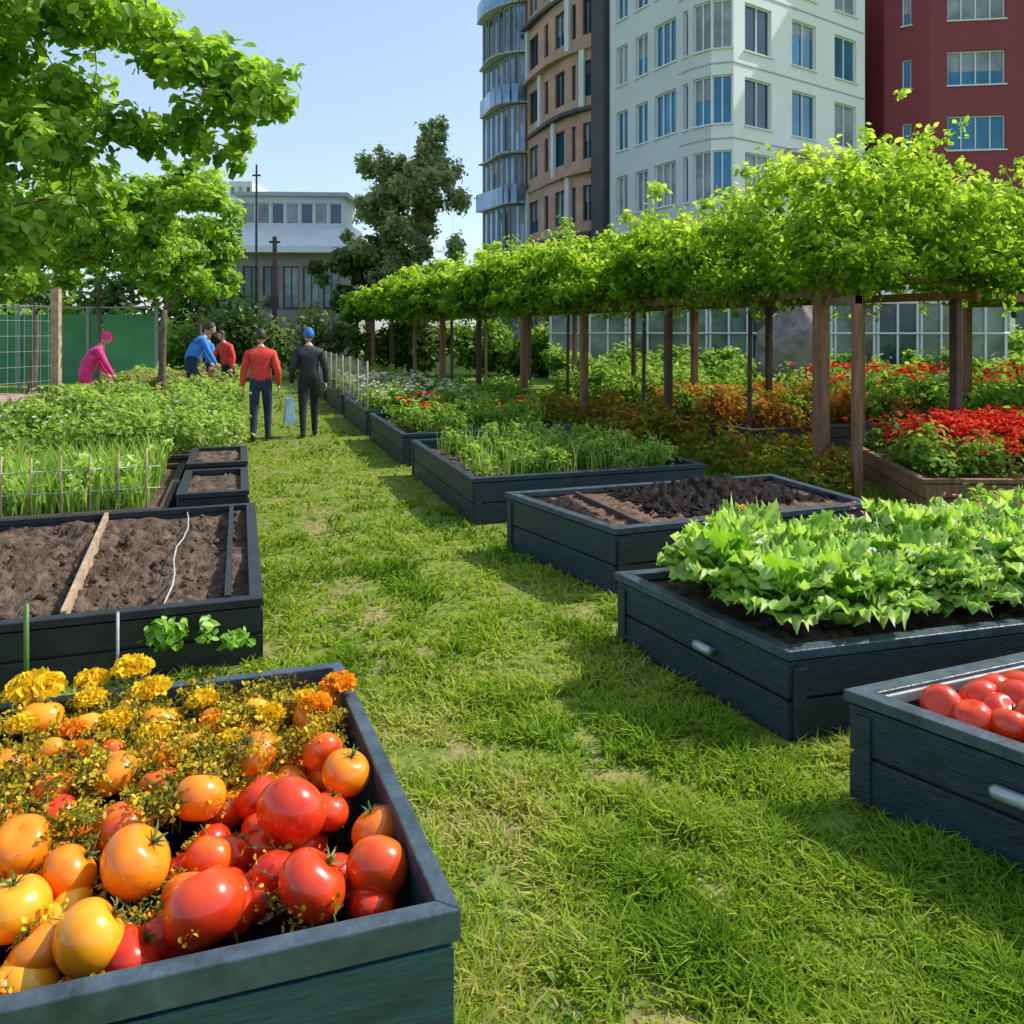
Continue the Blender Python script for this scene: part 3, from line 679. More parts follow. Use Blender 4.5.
# ---------------------------------------------------------------- pergola with vines
perg=empty('vine_pergola',(3.4,8.8,0)); piv=Matrix.Translation(-perg.location)
D=(-.40,.917);E=(.917,.40)
def PG(s,w): return (3.4+D[0]*s+E[0]*w, 8.8+D[1]*s+E[1]*w)
mb=MB(); ZB=2.06; ang=math.atan2(D[1],D[0])
front=[0,2.9,5.4,7.9,10.4,13,15.5,18,20.5,23]; back=[-.1,1.3,3.1,5.0,7.0,9.5,12,15,18,21,23]
for i,s_ in enumerate(front):
    x,y=PG(s_,0); w=[.13,.09,.11,.12,.10][i%5]; mb.box((x,y,ZB/2),(w,w,ZB),[M_wood,M_dkwood,M_wood][i%3],ang)
for i,s_ in enumerate(back):
    x,y=PG(s_,2.0); w=[.10,.07,.08][i%3]; mb.box((x,y,ZB/2),(w,w,ZB),[M_dkwood,M_wood][i%2],ang)
for s_ in [1.6,4.1,6.7]:
    x,y=PG(s_,.35); mb.tube([(x,y,0),(x+.02,y,ZB)],.03,M_dkwood,7)
for w in (0,2.0):
    x,y=PG(11.4,w); mb.box((x,y,ZB+.05),(23.6,.07,.10),M_wood,ang)
for s_ in np.arange(-.1,23.2,1.15):
    x,y=PG(s_,1.0); mb.box((x,y,ZB+.20),(.05,2.2,.07),M_wood,ang)
o=mb.build('timber_frame',perg,bevel=.004); o.data.transform(piv)
mb=MB(); mb.box((3.42,7.93,1.02),(.08,.08,2.04),M_wood); mb.box((3.42,8.34,2.0),(.07,.90,.08),M_wood); mb.build('wooden_post',None)
CC=[];RR=[]
def topz(s_): return 1.30*(1.0+.52*math.exp(-((s_-.1)/1.3)**2)+.18*math.sin(s_*2.3+.6)*math.exp(-s_/14)+.14*math.sin(s_*5.1+1)+.10*math.sin(s_*9.3))
for s_ in np.arange(-.9,23.5,.22):
    tz=topz(s_)
    for k in range(9):
        w=rng.uniform(-.4,2.4); zt=ZB+.20+ (tz-.35)*rng.random()**.75*(1-.30*abs(w-1)/1.4)
        x,y=PG(s_+rng.normal()*.15,w); CC.append((x,y,zt)); RR.append(rng.uniform(.13,.36))
for s_ in np.arange(-1,23,.22):
    for w in (-.15,.6,1.4,2.2):
        x,y=PG(s_,w+rng.normal()*.15); CC.append((x,y,ZB+.20+.1*rng.random())); RR.append(rng.uniform(.14,.26))
for i in range(130):
    s_=rng.uniform(-.9,20); x,y=PG(s_,rng.uniform(-.65,-.3)); CC.append((x,y,ZB+rng.uniform(.1,.9))); RR.append(rng.uniform(.12,.25))
for i in range(60):
    s_=rng.uniform(-.9,20); x,y=PG(s_,rng.uniform(0,2)); CC.append((x,y,ZB+topz(s_)+rng.uniform(-.1,.20))); RR.append(rng.uniform(.10,.2))
CC=np.array(CC);RR=np.array(RR)
P,N,t=clump_pts(CC,RR,95000,.9,2.0); keep=P[:,2]>ZB-.03+.09*rng.normal(size=len(P)); P=P[keep];N=N[keep];t=t[keep]
dist=np.linalg.norm(P[:,:2],axis=1)
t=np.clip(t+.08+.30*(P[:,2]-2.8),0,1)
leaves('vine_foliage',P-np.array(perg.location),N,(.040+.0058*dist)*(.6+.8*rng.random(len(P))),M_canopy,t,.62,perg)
mb=MB();PP=[];TT=[]
for i in range(160):
    s_=rng.uniform(-.9,18); w=rng.uniform(-.3,2.3); x,y=PG(s_,w); z0=ZB+topz(s_)*.75; h=rng.uniform(.2,.45)
    a=Vector((x,y,z0)); b_=a+Vector((rng.normal()*.2,rng.normal()*.2,h)); mb.tube([a,b_],[.006,.002],M_stem,4,False)
    for k in range(26): PP.append(np.array(a.lerp(b_,.2+.8*random.random()))+rng.normal(size=3)*.06); TT.append(.6+.25*random.random())
for i in range(190):
    s_=rng.uniform(-.9,18); x,y=PG(s_,rng.choice([-.12,-.3,2.1])); h=rng.uniform(.08,.40)
    a=Vector((x,y,ZB+.15)); b_=a+Vector((rng.normal()*.06,rng.normal()*.06,-h)); mb.tube([a,b_],[.005,.002],M_stem,4,False)
    for k in range(14): PP.append(np.array(a.lerp(b_,random.random()))+rng.normal(size=3)*.04); TT.append(.35+.3*random.random())
o=mb.build('shoots',perg); o.data.transform(piv)
PP=np.array(PP); leaves('shoot_leaves',PP-np.array(perg.location),rng.normal(size=PP.shape)+[0,0,.6],.085*(.6+.7*rng.random(len(PP))),M_canopy,np.array(TT),.6,perg)
pg2=empty('vine_pergola',(6.8,10.3,0)); mb=MB()
for (x,y) in [(6.9,10.6),(9.6,11.0),(7.4,13.0),(10,13.2)]: mb.box((x,y,1.03),(.1,.1,2.06),M_wood,.1)
mb.box((8.3,10.8,2.12),(3.4,.07,.10),M_wood,.15); mb.box((8.8,13.1,2.12),(3.2,.07,.10),M_wood,.08)
o=mb.build('timber_frame',pg2); o.data.transform(Matrix.Translation(-pg2.location))
CC=[];RR=[]
for i in range(220):
    xx=rng.uniform(6.4,10.8); CC.append((xx,rng.uniform(10.3,13.4),2.25+(.9+.35*math.sin(xx*3))*rng.random())); RR.append(rng.uniform(.15,.38))
P,N,t=clump_pts(np.array(CC),np.array(RR),19000,.9,2.0)
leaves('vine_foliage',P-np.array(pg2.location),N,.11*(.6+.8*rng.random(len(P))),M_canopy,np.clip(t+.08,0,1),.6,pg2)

# ---------------------------------------------------------------- fences, posts, hedges
def hedge(name,x0,x1,y0,y1,h,n,size,mat,shift=0):
    k=int(abs(x1-x0)*3)+6; t_=rng.random(k); C=np.column_stack([x0+(x1-x0)*t_,y0+(y1-y0)*t_+rng.normal(size=k)*.5,h*(.25+.6*rng.random(k))]); R=h*(.2+.22*rng.random(k))
    P,N,t=clump_pts(C,R,n,1.0,2.0); P[:,2]=np.abs(P[:,2]); leaves(name,P,N,size*(.6+.8*rng.random(n)),mat,np.clip(t+shift,0,1),.6)
hedge('hedge',-4,5,30,29,2.0,9000,.22,M_herb)
hedge('hedge',1,14,23.6,22.4,1.1,7000,.17,M_herb)
hedge('hedge',12,30,27,27,1.6,7000,.22,M_herb)
hedge('hedge',-12,-3,27,29,2.3,10000,.20,M_hedge,.05)
hedge('hedge',-30,-11,26,28,2.8,10000,.24,M_tree)
hedge('hedge',-25,-12,34,36,4.5,7000,.33,M_hedge)
mb=MB()
for i in range(9):
    x=-10.4-i*2.0; mb.box((x,23.4,1.2),(.08,.08,2.4),M_gframe)
    if i<8: mb.box((x-1.0,23.4,1.15),(1.9,.03,2.0),M_court); mb.box((x-1.0,23.4,2.36),(1.9,.05,.05),M_gframe)
mb.build('court_fence')
mb=MB()
for i in range(12):
    b0=13+i*1.1; x,y=G(1.95,b0); mb.tube([(x,y,0),(x,y,1.20)],.016,M_woodpale,6)
for z in np.arange(.5,1.2,.18):
    mb.tube([(*G(1.95,13),z),(*G(1.95,25.1),z)],.004,M_steel,4)
for i in range(50):
    x,y=G(1.95,13+i*.242); mb.tube([(x,y,.4),(x,y,1.18)],.004,M_steel,4,False)
mb.build('wire_trellis')
mb=MB()
for a in np.arange(-4.1,-.6,.20):
    h=.72+.06*random.random(); mb.tube([(*G(a,6.92),.2),(*G(a,6.92),h)],.008,M_woodpale,5)
for z in (.45,.62): mb.tube([(*G(-4.1,6.92),z),(*G(-.6,6.92),z)],.004,M_steel,4)
mb.build('bamboo_trellis')
mb=MB()
fp=[(-7.75,13.6),(-8.4,10.9),(-9.0,8.2)]
for x,y in fp: mb.box((x,y,1.2),(.13,.13,2.4),M_woodpale,.1)
def mesh_panel(p,q):
    p=Vector(p);q=Vector(q); n=int((q-p).length/.16)
    for i in range(n+1):
        c=p.lerp(q,i/n); mb.tube([(c.x,c.y,.1),(c.x,c.y,2.1)],.004,M_gframe,4,False)
    for z in np.arange(.1,2.15,.25): mb.tube([(p.x,p.y,z),(q.x,q.y,z)],.004,M_gframe,4)
mesh_panel(fp[0],fp[1]);mesh_panel(fp[1],fp[2])
mb.build('mesh_fence')
mb=MB(); mb.tube([(-9.6,30,0),(-9.58,30,7.9)],[.06,.035],M_dkwood,10); mb.box((-9.58,30,7.5),(.3,.06,.06),M_dkwood); mb.build('utility_pole')
mb=MB(); mb.tube([(-8.9,30,0),(-8.9,30,5.2)],[.10,.08],M_dkwood,10); mb.box((-8.9,30,5.0),(.4,.08,.08),M_dkwood); mb.build('utility_pole')
mb=MB()
def bf(p,d):
    n=.12*math.sin(d[0]*5+1)+.1*math.sin(d[1]*7+d[2]*4)+.06*math.sin(d[2]*11+d[0]*9); return p*(1+n)
mb.ellip((7.6,21.5,1.0),(.9,.9,1.5),M_stone,28,18,bf); mb.build('boulder')

# ---------------------------------------------------------------- buildings
def facade(mb,p0,p1,z0,nf,fh,nb,wall,win=(.55,.85,2.4),glass=(M_g1,M_g2,M_g3),frame=M_frame,dep=.18,mull=1,sill=True,pw=(.45,.3,.25)):
    p0=Vector(p0);p1=Vector(p1);L=(p1-p0).length;e=(p1-p0)/L;n=Vector((e.y,-e.x)); bw=L/nb
    def pt(s,z,d=0): q=p0+e*s-n*d; return (q.x,q.y,z)
    for j in range(nf):
        zf=z0+j*fh; za=zf+win[1]; zb=zf+win[2]
        for i in range(nb):
            s0=i*bw;s1=s0+bw;m_=bw*(1-win[0])/2; wa=s0+m_;wb=s1-m_
            mb.quad(pt(s0,zf),pt(s1,zf),pt(s1,za),pt(s0,za),wall); mb.quad(pt(s0,zb),pt(s1,zb),pt(s1,zf+fh),pt(s0,zf+fh),wall)
            mb.quad(pt(s0,za),pt(wa,za),pt(wa,zb),pt(s0,zb),wall); mb.quad(pt(wb,za),pt(s1,za),pt(s1,zb),pt(wb,zb),wall)
            mb.quad(pt(wa,za),pt(wb,za),pt(wb,za,dep),pt(wa,za,dep),wall); mb.quad(pt(wa,zb,dep),pt(wb,zb,dep),pt(wb,zb),pt(wa,zb),wall)
            mb.quad(pt(wa,za),pt(wa,za,dep),pt(wa,zb,dep),pt(wa,zb),wall); mb.quad(pt(wb,za,dep),pt(wb,za),pt(wb,zb),pt(wb,zb,dep),wall)
            gm=glass[rng.choice(len(glass),p=np.array(pw[:len(glass)])/sum(pw[:len(glass)]))]
            zc=zb
            if nf>1 and rng.random()<.35:
                zc=za+(zb-za)*rng.uniform(.4,.8); mb.quad(pt(wa,zc,dep),pt(wb,zc,dep),pt(wb,zb,dep),pt(wa,zb,dep),M_g3)
            mb.quad(pt(wa,za,dep),pt(wb,za,dep),pt(wb,zc,dep),pt(wa,zc,dep),gm)
            fw=.06
            def bar(sa,sb,z1_,z2_):
                mb.prism([pt(sa,0,dep-.005)[:2],pt(sa,0,dep-.07)[:2],pt(sb,0,dep-.07)[:2],pt(sb,0,dep-.005)[:2]],z1_,z2_,frame)
            bar(wa,wa+fw,za,zb);bar(wb-fw,wb,za,zb);bar(wa+fw,wb-fw,za,za+fw);bar(wa+fw,wb-fw,zb-fw,zb)
            for k in range(mull):
                c=wa+(wb-wa)*(k+1)/(mull+1); bar(c-fw/2,c+fw/2,za+fw,zb-fw)
            if sill: mb.prism([pt(wa-.06,0,-.003)[:2],pt(wa-.06,0,-.09)[:2],pt(wb+.06,0,-.09)[:2],pt(wb+.06,0,-.003)[:2]],za-.07,za-.004,frame)
def closed(mb,poly,z0,z1,wall,skip):
    n=len(poly)
    for i in range(n):
        if i in skip: continue
        a=poly[i];b_=poly[(i+1)%n]; mb.quad((*a,z0),(*b_,z0),(*b_,z1),(*a,z1),wall)
    mb.add([(*p,z1) for p in poly],[tuple(range(n))],M_slab)
apt=empty('white_apartment_building',(8.9,34,0)); av=Matrix.Translation(-apt.location)
mb=MB(); FH=3.25; NF=8; z0=.2
pts=[(5.1,40.5),(6.6,37.7),(7.5,36.0),(7.95,35.2),(8.6,34.55),(9.5,34.3),(17.6,39.9)]
facade(mb,pts[0],pts[1],z0,NF,FH,2,M_greywall,win=(.6,.7,2.65),mull=1)  # left side of the white building: its shade is put into the grey colour
facade(mb,pts[1],pts[2],z0,NF,FH,1,M_greywall,win=(.80,.7,2.7),mull=2)
facade(mb,pts[2],pts[3],z0,NF,FH,1,M_greywall,win=(.35,.65,2.7),mull=0,glass=(M_g1,M_g3))
facade(mb,pts[3],pts[4],z0,NF,FH,1,M_greywall,win=(.95,.65,2.75),mull=1,glass=(M_g1,M_g3))
facade(mb,pts[4],pts[5],z0,NF,FH,1,M_whitewall,win=(.9,.65,2.75),mull=1,glass=(M_g3,M_g1))
facade(mb,pts[5],pts[6],z0,NF,FH,3,M_whitewall,win=(.55,.65,2.75),mull=1,glass=(M_g3,M_g1,M_g2))
pF=(14,50);pG_=(4,50); poly=pts+[pF,pG_]
closed(mb,poly,z0,z0+NF*FH,M_whitewall,tuple(range(6)))
mb.prism(inset(poly,-.15),z0+NF*FH+.004,z0+NF*FH+.5,M_slab)
for j in range(1,NF):
    for a,b_ in zip(pts[2:6],pts[3:7]):
        a_=Vector(a);bb=Vector(b_);e=(bb-a_).normalized();n=Vector((e.y,-e.x))
        mb.prism([tuple(a_+n*.004),tuple(a_+n*.03),tuple(bb+n*.03),tuple(bb+n*.004)][::-1],z0+j*FH-.03,z0+j*FH+.03,M_slab)
e=(Vector(pts[6])-Vector(pts[5])).normalized();n=Vector((e.y,-e.x))
a_=Vector(pts[5])+e*3.0;b_=Vector(pts[5])+e*9.6; z=z0+3*FH
mb.prism([tuple(a_+n*.01),tuple(a_+n*.7),tuple(b_+n*.7),tuple(b_+n*.01)][::-1],z-.35,z-.15,M_slab)
o=mb.build('walls_and_windows',apt); o.data.transform(av)
mar=empty('maroon_apartment_building',(19,40,0)); mb=MB()
facade(mb,(19.3,41.5),(21.0,40.2),z0,8,3.25,1,M_maroon,win=(.2,.8,2.3),mull=0)
facade(mb,(21.0,40.2),(34,38.5),z0,8,3.25,3,M_maroon,win=(.62,.75,2.45),mull=3,glass=(M_g1,M_g3))
closed(mb,[(19.3,41.5),(21.0,40.2),(34,38.5),(34,52),(20,52)],z0,z0+8*3.25,M_maroon,(0,1))
o=mb.build('walls_and_windows',mar); o.data.transform(Matrix.Translation(-mar.location))
dk=empty('dark_apartment_building',(18,47,0)); mb=MB()
facade(mb,(16,47),(21.5,47),z0,8,3.05,2,M_dark,win=(.6,.75,2.45),mull=1,frame=M_dframe,glass=(M_g2,M_g3))
closed(mb,[(16,47),(21.5,47),(21.5,55),(16,55)],z0,z0+8*3.05,M_dark,(0,))
for j in range(1,8): mb.box((18.7,46.4,z0+j*3.05),(5.2,1.1,.15),M_brownwall)
o=mb.build('walls_and_balconies',dk); o.data.transform(Matrix.Translation(-dk.location))
br=empty('brown_curved_building',(3,44,0)); mb=MB()
arc=[]
for i in range(6):
    f=i/5; x=.95+(4.35-.95)*f; y=49-7.0*f-1.1*math.sin(pi*f); arc.append((x,y))
for i in range(5):
    facade(mb,arc[i],arc[i+1],z0,8,3.3,1,M_brownwall,win=(.30 if i%2 else .72,.7,2.6),mull=0 if i%2 else 1,frame=M_dframe,glass=(M_g3,M_g2,M_g1),sill=False)
closed(mb,arc+[(6,56),(1,56)],z0,z0+26.4,M_brownwall,tuple(range(5)))
for j in range(1,9):
    for i in range(5):
        a_=Vector(arc[i]);b_=Vector(arc[i+1]);e=(b_-a_).normalized();n=Vector((e.y,-e.x)); d=.10+.35*(.5+.5*math.sin(j*1.3+i*.9)); d2=.10+.35*(.5+.5*math.sin(j*1.3+(i+1)*.9))
        mb.prism([tuple(a_+n*.004),tuple(a_+n*d),tuple(b_+n*d2),tuple(b_+n*.004)][::-1],z0+j*3.3-.10,z0+j*3.3+.10,M_brownwall if j%2 else M_dark)
        if (i+j)%3==0: mb.prism([tuple(a_+n*.004),tuple(a_+n*.16),tuple(a_+e*.35+n*.16),tuple(a_+e*.35+n*.004)][::-1],z0+(j-1)*3.3+.12,z0+j*3.3-.11,M_greywall)
mb.box((4.75,41.6,13),(.9,.9,25.6),M_dark,-.9)
o=mb.build('curved_facade',br); o.data.transform(Matrix.Translation(-br.location))
gl=empty('glass_tower_building',(-.5,48,0)); mb=MB(); NFg=10
arc=[]
for i in range(10):
    f=i/9; x=-1.95+3.1*f; y=53.0-3.2*f-1.6*math.sin(pi*f*.9); arc.append((x,y))
for i in range(9):
    facade(mb,arc[i],arc[i+1],z0,NFg,3.1,1,M_dark,win=(.92,.08,3.0),mull=0,frame=M_slab,glass=(M_g4,M_g2,M_g4),sill=False,dep=.1)
closed(mb,arc+[(1.2,60),(-1.95,60)],z0,z0+NFg*3.1,M_greywall,tuple(range(9)))
for j in range(1,NFg+1):
    A=[Vector(p) for p in arc]
    for i in range(9):
        e=(A[i+1]-A[i]).normalized();n=Vector((e.y,-e.x)); d=.2+.4*(.5+.5*math.sin(i*.8+j*.9))
        d2=.2+.4*(.5+.5*math.sin((i+1)*.8+j*.9))
        mb.prism([tuple(A[i]+n*.004),tuple(A[i]+n*d),tuple(A[i+1]+n*d2),tuple(A[i+1]+n*.004)][::-1],z0+j*3.1-.05,z0+j*3.1+.05,M_slab)
        if j%2: mb.prism([tuple(A[i]+n*(d-.06)),tuple(A[i]+n*(d-.02)),tuple(A[i+1]+n*(d2-.02)),tuple(A[i+1]+n*(d2-.06))][::-1],z0+j*3.1+.054,z0+j*3.1+1.1,M_g4)
o=mb.build('curved_glass_facade',gl); o.data.transform(Matrix.Translation(-gl.location))
lo=empty('low_hall_building',(-14,50,0)); mb=MB()
facade(mb,(-19.5,50),(-10.8,50.5),0.1,1,6.4,7,M_hallwall,win=(.8,3.0,5.6),mull=1,frame=M_dframe,glass=(M_g3,M_g2))
closed(mb,[(-19.5,50),(-10.8,50.5),(-10.8,60),(-19.5,60)],.1,6.5,M_hallwall,(0,))
mb.prism([(-20.2,49),(-10.0,49.6),(-10.0,61),(-20.2,61)],6.504,6.9,M_roof)
mb.prism([(-20.2,49),(-10.0,49.6),(-10.0,61),(-20.2,61)],6.904,8.6,M_roof,poly2=[(-19.4,53),(-10.6,53.4),(-10.6,57),(-19.4,57)])
facade(mb,(-17.8,52.6),(-11.2,53.0),8.0,1,2.5,7,M_greywall,win=(.86,.7,2.1),mull=0,glass=(M_g2,M_g3),sill=False)
closed(mb,[(-17.8,52.6),(-11.2,53.0),(-11.2,57),(-17.8,57)],8.0,10.5,M_greywall,(0,))
mb.prism([(-18.2,52.2),(-10.8,52.6),(-10.8,57.4),(-18.2,57.4)],10.504,10.75,M_slab)
o=mb.build('walls_and_roof',lo); o.data.transform(Matrix.Translation(-lo.location))
tw=empty('distant_tower_building',(-40,120,0)); mb=MB()
facade(mb,(-42.5,120),(-39,120),0,8,3,3,M_greywall,win=(.5,.9,2.2),mull=0); closed(mb,[(-42.5,120),(-39,120),(-39,128),(-42.5,128)],0,24,M_greywall,(0,))
o=mb.build('walls_and_windows',tw); o.data.transform(Matrix.Translation(-tw.location))
sh=empty('shop_building',(9,31,0)); mb=MB()
facade(mb,(3.0,33.5),(8.6,32.2),0.05,1,3.3,4,M_whitewall,win=(.8,.3,2.6),mull=1,frame=M_frame,glass=(M_g3,M_g2))
closed(mb,[(3.0,33.5),(8.6,32.2),(8.9,33.8),(3.4,35.4)],.05,3.35,M_whitewall,(0,))
facade(mb,(10.5,33.2),(24,36),0.05,1,3.5,8,M_whitewall,win=(.84,.3,2.7),mull=1,frame=M_dframe,glass=(M_g3,M_g2,M_g1))
closed(mb,[(10.5,33.2),(24,36),(24,37),(10.5,34.2)],.05,3.55,M_whitewall,(0,))
o=mb.build('shopfront',sh); o.data.transform(Matrix.Translation(-sh.location))
gh=empty('greenhouse',(5,25,0)); mb=MB()
facade(mb,(1.2,26.0),(15.0,24.2),0.05,1,2.6,11,M_gframe,win=(.95,.35,2.52),mull=1,frame=M_frame,glass=(M_g5,M_g3,M_g2),sill=False,dep=.04,pw=(.65,.15,.20))
closed(mb,[(1.2,26.0),(15.0,24.2),(15.4,27.0),(1.6,28.8)],.05,2.65,M_g5,(0,))
mb.add([(1.1,25.9,2.66),(15.1,24.1,2.66),(15.25,25.6,3.5),(1.4,27.4,3.5)],[(0,1,2,3)],M_g3)
mb.add([(1.4,27.4,3.5),(15.25,25.6,3.5),(15.5,27.1,2.66),(1.6,28.9,2.66)],[(0,1,2,3)],M_g3)
for i in range(15):
    f=i/14; mb.tube([(1.1+14*f,25.88-1.8*f,2.68),(1.4+13.85*f,27.4-1.8*f,3.52)],.03,M_frame,5)
mb.tube([(1.15,25.93,1.6),(15.0,24.13,1.6)],.03,M_frame,5)
o=mb.build('glazed_frame',gh); o.data.transform(Matrix.Translation(-gh.location))

# ---------------------------------------------------------------- people
M_skin=plain('skin',(.55,.34,.25),rough=.5,var=.08)
M_hair=plain('dark_hair',(.04,.028,.02),rough=.6,var=.3,scale=30)
M_shoe=plain('shoe',(.03,.03,.03),rough=.6)
M_jred=plain('red_jacket',(.78,.05,.04),rough=.7,var=.2,scale=12,bump=.3)
M_jblk=plain('black_jacket',(.018,.02,.028),rough=.6,var=.3,scale=12,bump=.3)
M_jpink=plain('pink_jacket',(.80,.03,.20),rough=.7,var=.3,scale=12,bump=.4)
M_jblue=plain('blue_jacket',(.04,.25,.78),rough=.7,var=.2,scale=12,bump=.3)
M_denim=plain('dark_denim',(.02,.035,.09),rough=.85,var=.3,scale=14)
M_ptblk=plain('black_trousers',(.014,.015,.02),rough=.8,var=.3,scale=14)
M_cap=plain('blue_cap',(.03,.17,.50),rough=.7)
M_bag=plain('pale_blue_bag',(.40,.60,.75),rough=.7,var=.15)
def person(name,loc,yaw,jacket,pants,bend=0,step=.12,hat=None,crouch=0,arm=0.0,s=1.0,reach=0,bulk=1.12):
    root=empty(name,loc); root.rotation_euler=(0,0,yaw); root.scale=(s,s,s)
    dz=-crouch
    piv=Vector((0,-.10*(bend>0.3),.95+dz)); Rm=Matrix.Rotation(-bend,3,'X')
    def up(p): return piv+Rm@Vector(p)
    V=[];RD=[];Eg=[];lab=[]
    def v(p,r): V.append(Vector(p)); RD.append(r if isinstance(r,tuple) else (r,r)); return len(V)-1
    def e(a,b_,m): Eg.append((a,b_)); lab.append(m)
    B_=bulk
    pel=v(piv,(.148*B_,.118*B_)); wa=v(up((0,0,.14)),(.135*B_,.105*B_)); ch=v(up((0,0,.34)),(.16*B_,.118*B_)); uc=v(up((0,0,.45)),(.125*B_,.092*B_))
    nk=v(up((0,.01,.53)),.056); nt_=v(up((0,.02,.60)),.052)
    e(pel,wa,jacket);e(wa,ch,jacket);e(ch,uc,jacket);e(uc,nk,jacket);e(nk,nt_,M_skin)
    hands=[]
    for sd in (-1,1):
        st=step*sd
        hip=v(piv+Vector((.09*sd,0,-.08)),.100); kn=v((.10*sd,st*.6+.04+crouch*.6,.49+dz*.45),.070); an=v((.105*sd,st-.02,.10),.050)
        he=v((.105*sd,st-.05,.045),.042); to=v((.12*sd,st+.14,.035),.035)
        e(pel,hip,pants);e(hip,kn,pants);e(kn,an,pants);e(an,he,M_shoe);e(he,to,M_shoe)
        shp=up((.185*sd,0,.43)); sh_=v(shp,.074)
        if bend>.5: el=shp+Vector((.05*sd,.10,-.24)); wr=el+Vector((-.03*sd,.12,-.2))
        elif reach and sd>0: el=shp+Vector((.06,.12,-.24)); wr=el+Vector((-.02,.22,.02))
        else: el=shp+Vector((.075*sd,-.04-.05*sd*arm,-.27)); wr=el+Vector((.01*sd,.07+.1*arm*sd,-.24))
        el_=v(el,.058); wr_=v(wr,.040); e(uc,sh_,jacket);e(sh_,el_,jacket);e(el_,wr_,jacket)
        hands.append((sd,wr,(wr-el).normalized()))
    me=bpy.data.meshes.new('body'); me.from_pydata([tuple(p) for p in V],Eg,[]); me.update()
    o=bpy.data.objects.new('body',me); COL.objects.link(o)
    o.modifiers.new('Skin','SKIN')
    for i,r in enumerate(RD): me.skin_vertices[0].data[i].radius=r
    me.skin_vertices[0].data[0].use_root=True
    sub=o.modifiers.new('Sub','SUBSURF'); sub.levels=2; sub.render_levels=2
    dg=bpy.context.evaluated_depsgraph_get(); dg.update()
    m2=bpy.data.meshes.new_from_object(o.evaluated_get(dg)); bpy.data.objects.remove(o)
    m2.materials.clear(); mats=[]
    for m_ in lab:
        if m_ not in mats: mats.append(m_); m2.materials.append(m_)
    for p in m2.polygons:
        c=p.center; best=None
        for (a,b_),m_ in zip(Eg,lab):
            A=V[a];B=V[b_];ab=B-A;t_=max(0,min(1,(c-A).dot(ab)/ab.length_squared)); d=(A+ab*t_-c).length
            if best is None or d<best[0]: best=(d,m_)
        p.material_index=mats.index(best[1]); p.use_smooth=True
    ob=bpy.data.objects.new('body',m2); COL.objects.link(ob); ob.parent=root
    mb=MB(); hc=up((0,.035,.70)); Rh=Matrix.Rotation(-bend*.7,3,'X')
    def hf(p,d):
        if d[1]>.5 and d[2]<-.2: p.x*=.88
        if d[2]<-.3: p.x*=1+.25*(d[2]+.3)
        return p
    mb.ellip(hc,(.076,.094,.118),M_skin,18,14,hf,Rh)
    def hp(x,y,z): return hc+Rh@Vector((x,y,z))
    mb.tube([hp(0,.088,.02),hp(0,.108,-.02),hp(0,.09,-.03)],[.008,.014,.010],M_skin,6)
    for sx in (-1,1):
        mb.ellip(hp(.030*sx,.082,.012),(.012,.008,.008),M_hair,8,6); mb.ellip(hp(.077*sx,0,0),(.010,.022,.032),M_skin,8,6,None,Rh)
    mb.tube([hp(-.022,.088,-.055),hp(0,.093,-.057),hp(.022,.088,-.055)],[.003,.005,.003],M_jred,5)
    hm=hat or M_hair
    def cf(p,d):
        if d[1]>.35 and d[2]<.45: p=p*.86
        if d[2]<-.5: p=p*.85
        return p
    mb.ellip(hp(0,-.008,.016),(.087,.100,.120),hm,18,14,cf,Rh)
    if hat: mb.ellip(hp(0,.10,.055),(.06,.06,.012),hat,12,6,None,Rh)
    for sd,wr,d in hands:
        up_=Vector((0,1,0)); x=d.cross(up_); x=x.normalized() if x.length>.1 else Vector((1,0,0)); y=x.cross(d).normalized()
        mt=Matrix((x,y,d)).transposed()
        pc=wr+d*.045; mb.ellip(pc,(.022,.040,.048),M_skin,10,8,None,mt)
        for k in range(4):
            b0=wr+d*.08+y*(-.027+.018*k); L=[.058,.072,.078,.066][k]
            cu=x*(-.015*sd); mb.tube([b0,b0+d*L*.5+cu*.6,b0+d*L*.9+cu*2.2],[.0095,.0085,.006],M_skin,6)
        b0=wr+d*.03+y*.036; mb.tube([b0,b0+y*.022+d*.03,b0+y*.028+d*.06+x*(-.01*sd)],[.011,.010,.007],M_skin,6)
    mb.build('head_and_hands',root)
    return root,hands
r_,h_=person('person',(-3.80,12.1,.015),.25,M_jred,M_denim,step=.10,s=.96,arm=.6)
r2_,h2=person('person',(-3.20,12.6,.015),.35,M_jblk,M_ptblk,step=.14,hat=M_cap,s=.97,arm=-.4)
mb=MB(); w=h2[0][1]; c=(w.x-.03,w.y,w.z-.40)
def bagp(hx,hy): return [(c[0]-hy,c[1]-hx),(c[0]+hy,c[1]-hx),(c[0]+hy,c[1]+hx),(c[0]-hy,c[1]+hx)]
mb.prism(bagp(.19,.09),c[2]-.24,c[2]+.16,M_bag,poly2=bagp(.15,.05))
mb.tube([(c[0],c[1]-.09,c[2]+.15),(w.x,w.y-.02,w.z-.09),(w.x,w.y+.02,w.z-.09),(c[0],c[1]+.09,c[2]+.15)],.007,M_bag,6)
mb.build('tote_bag',r2_,bevel=.01)
person('person',(-7.65,14.5,0),-.9,M_jpink,M_jpink,bend=.52,step=.05,s=1.0,hat=M_jpink,bulk=1.3)
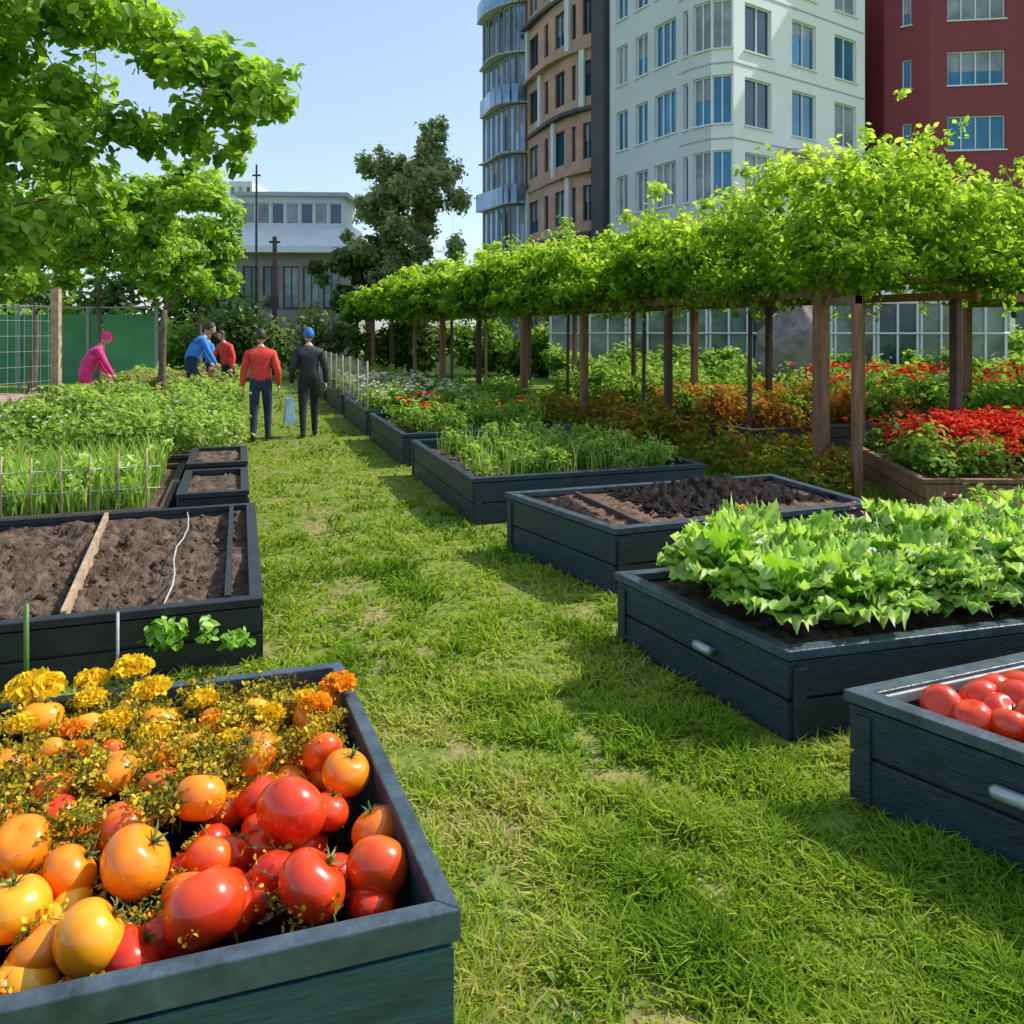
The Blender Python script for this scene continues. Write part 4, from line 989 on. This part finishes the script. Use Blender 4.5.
person('person',(-6.70,16.9,0),-1.0,M_jblue,M_denim,bend=.52,step=.08,s=1.12,bulk=1.35)
person('person',(-6.45,18.2,0),2.6,M_jred,M_ptblk,bend=.25,step=.05,s=.97,reach=1,bulk=1.25)
person('person',(-7.3,19.4,0),2.2,M_jblue,M_ptblk,bend=.1,step=.05,s=.95,hat=M_jred)

# ---------------------------------------------------------------- light, world, camera
az=Vector((.93,.37)).normalized(); el=math.radians(45)
S=Vector((az.x*math.cos(el),az.y*math.cos(el),math.sin(el)))
ld=bpy.data.lights.new('sun','SUN'); ld.energy=5.0; ld.angle=math.radians(.53); ld.color=(1,.96,.89)
lo_=bpy.data.objects.new('sun',ld); COL.objects.link(lo_); lo_.rotation_euler=(-S).to_track_quat('-Z','Y').to_euler()
w=bpy.data.worlds.new('World'); scene.world=w; w.use_nodes=True; nt=w.node_tree; nt.nodes.clear()
wo=nt.nodes.new('ShaderNodeOutputWorld'); bg=nt.nodes.new('ShaderNodeBackground'); sky=nt.nodes.new('ShaderNodeTexSky')
sky.sky_type='NISHITA'; sky.sun_disc=False; sky.sun_elevation=el; sky.sun_rotation=math.atan2(az.x,az.y); sky.air_density=1.0; sky.dust_density=1.3; sky.ozone_density=1.5
hz=nt.nodes.new('ShaderNodeMix'); hz.data_type='RGBA'; hz.blend_type='ADD'; hz.inputs['Factor'].default_value=1; hz.clamp_result=False
nt.links.new(sky.outputs['Color'],hz.inputs[6]); hz.inputs[7].default_value=(1.55,1.95,2.25,1)   # constant pale haze colour added to brighten the sky and its fill
bg.inputs['Strength'].default_value=.15
nt.links.new(hz.outputs[2],bg.inputs['Color']); nt.links.new(bg.outputs['Background'],wo.inputs['Surface'])
cam=bpy.data.cameras.new('camera'); co=bpy.data.objects.new('camera',cam); COL.objects.link(co)
co.location=(0,0,1.7); co.rotation_euler=(math.radians(90),0,0); cam.sensor_width=36; cam.lens=28.125; cam.shift_y=-182/1024
cam.clip_start=.05; cam.clip_end=3000; scene.camera=co
scene.view_settings.view_transform='Standard'; scene.view_settings.look='None'; scene.view_settings.exposure=0
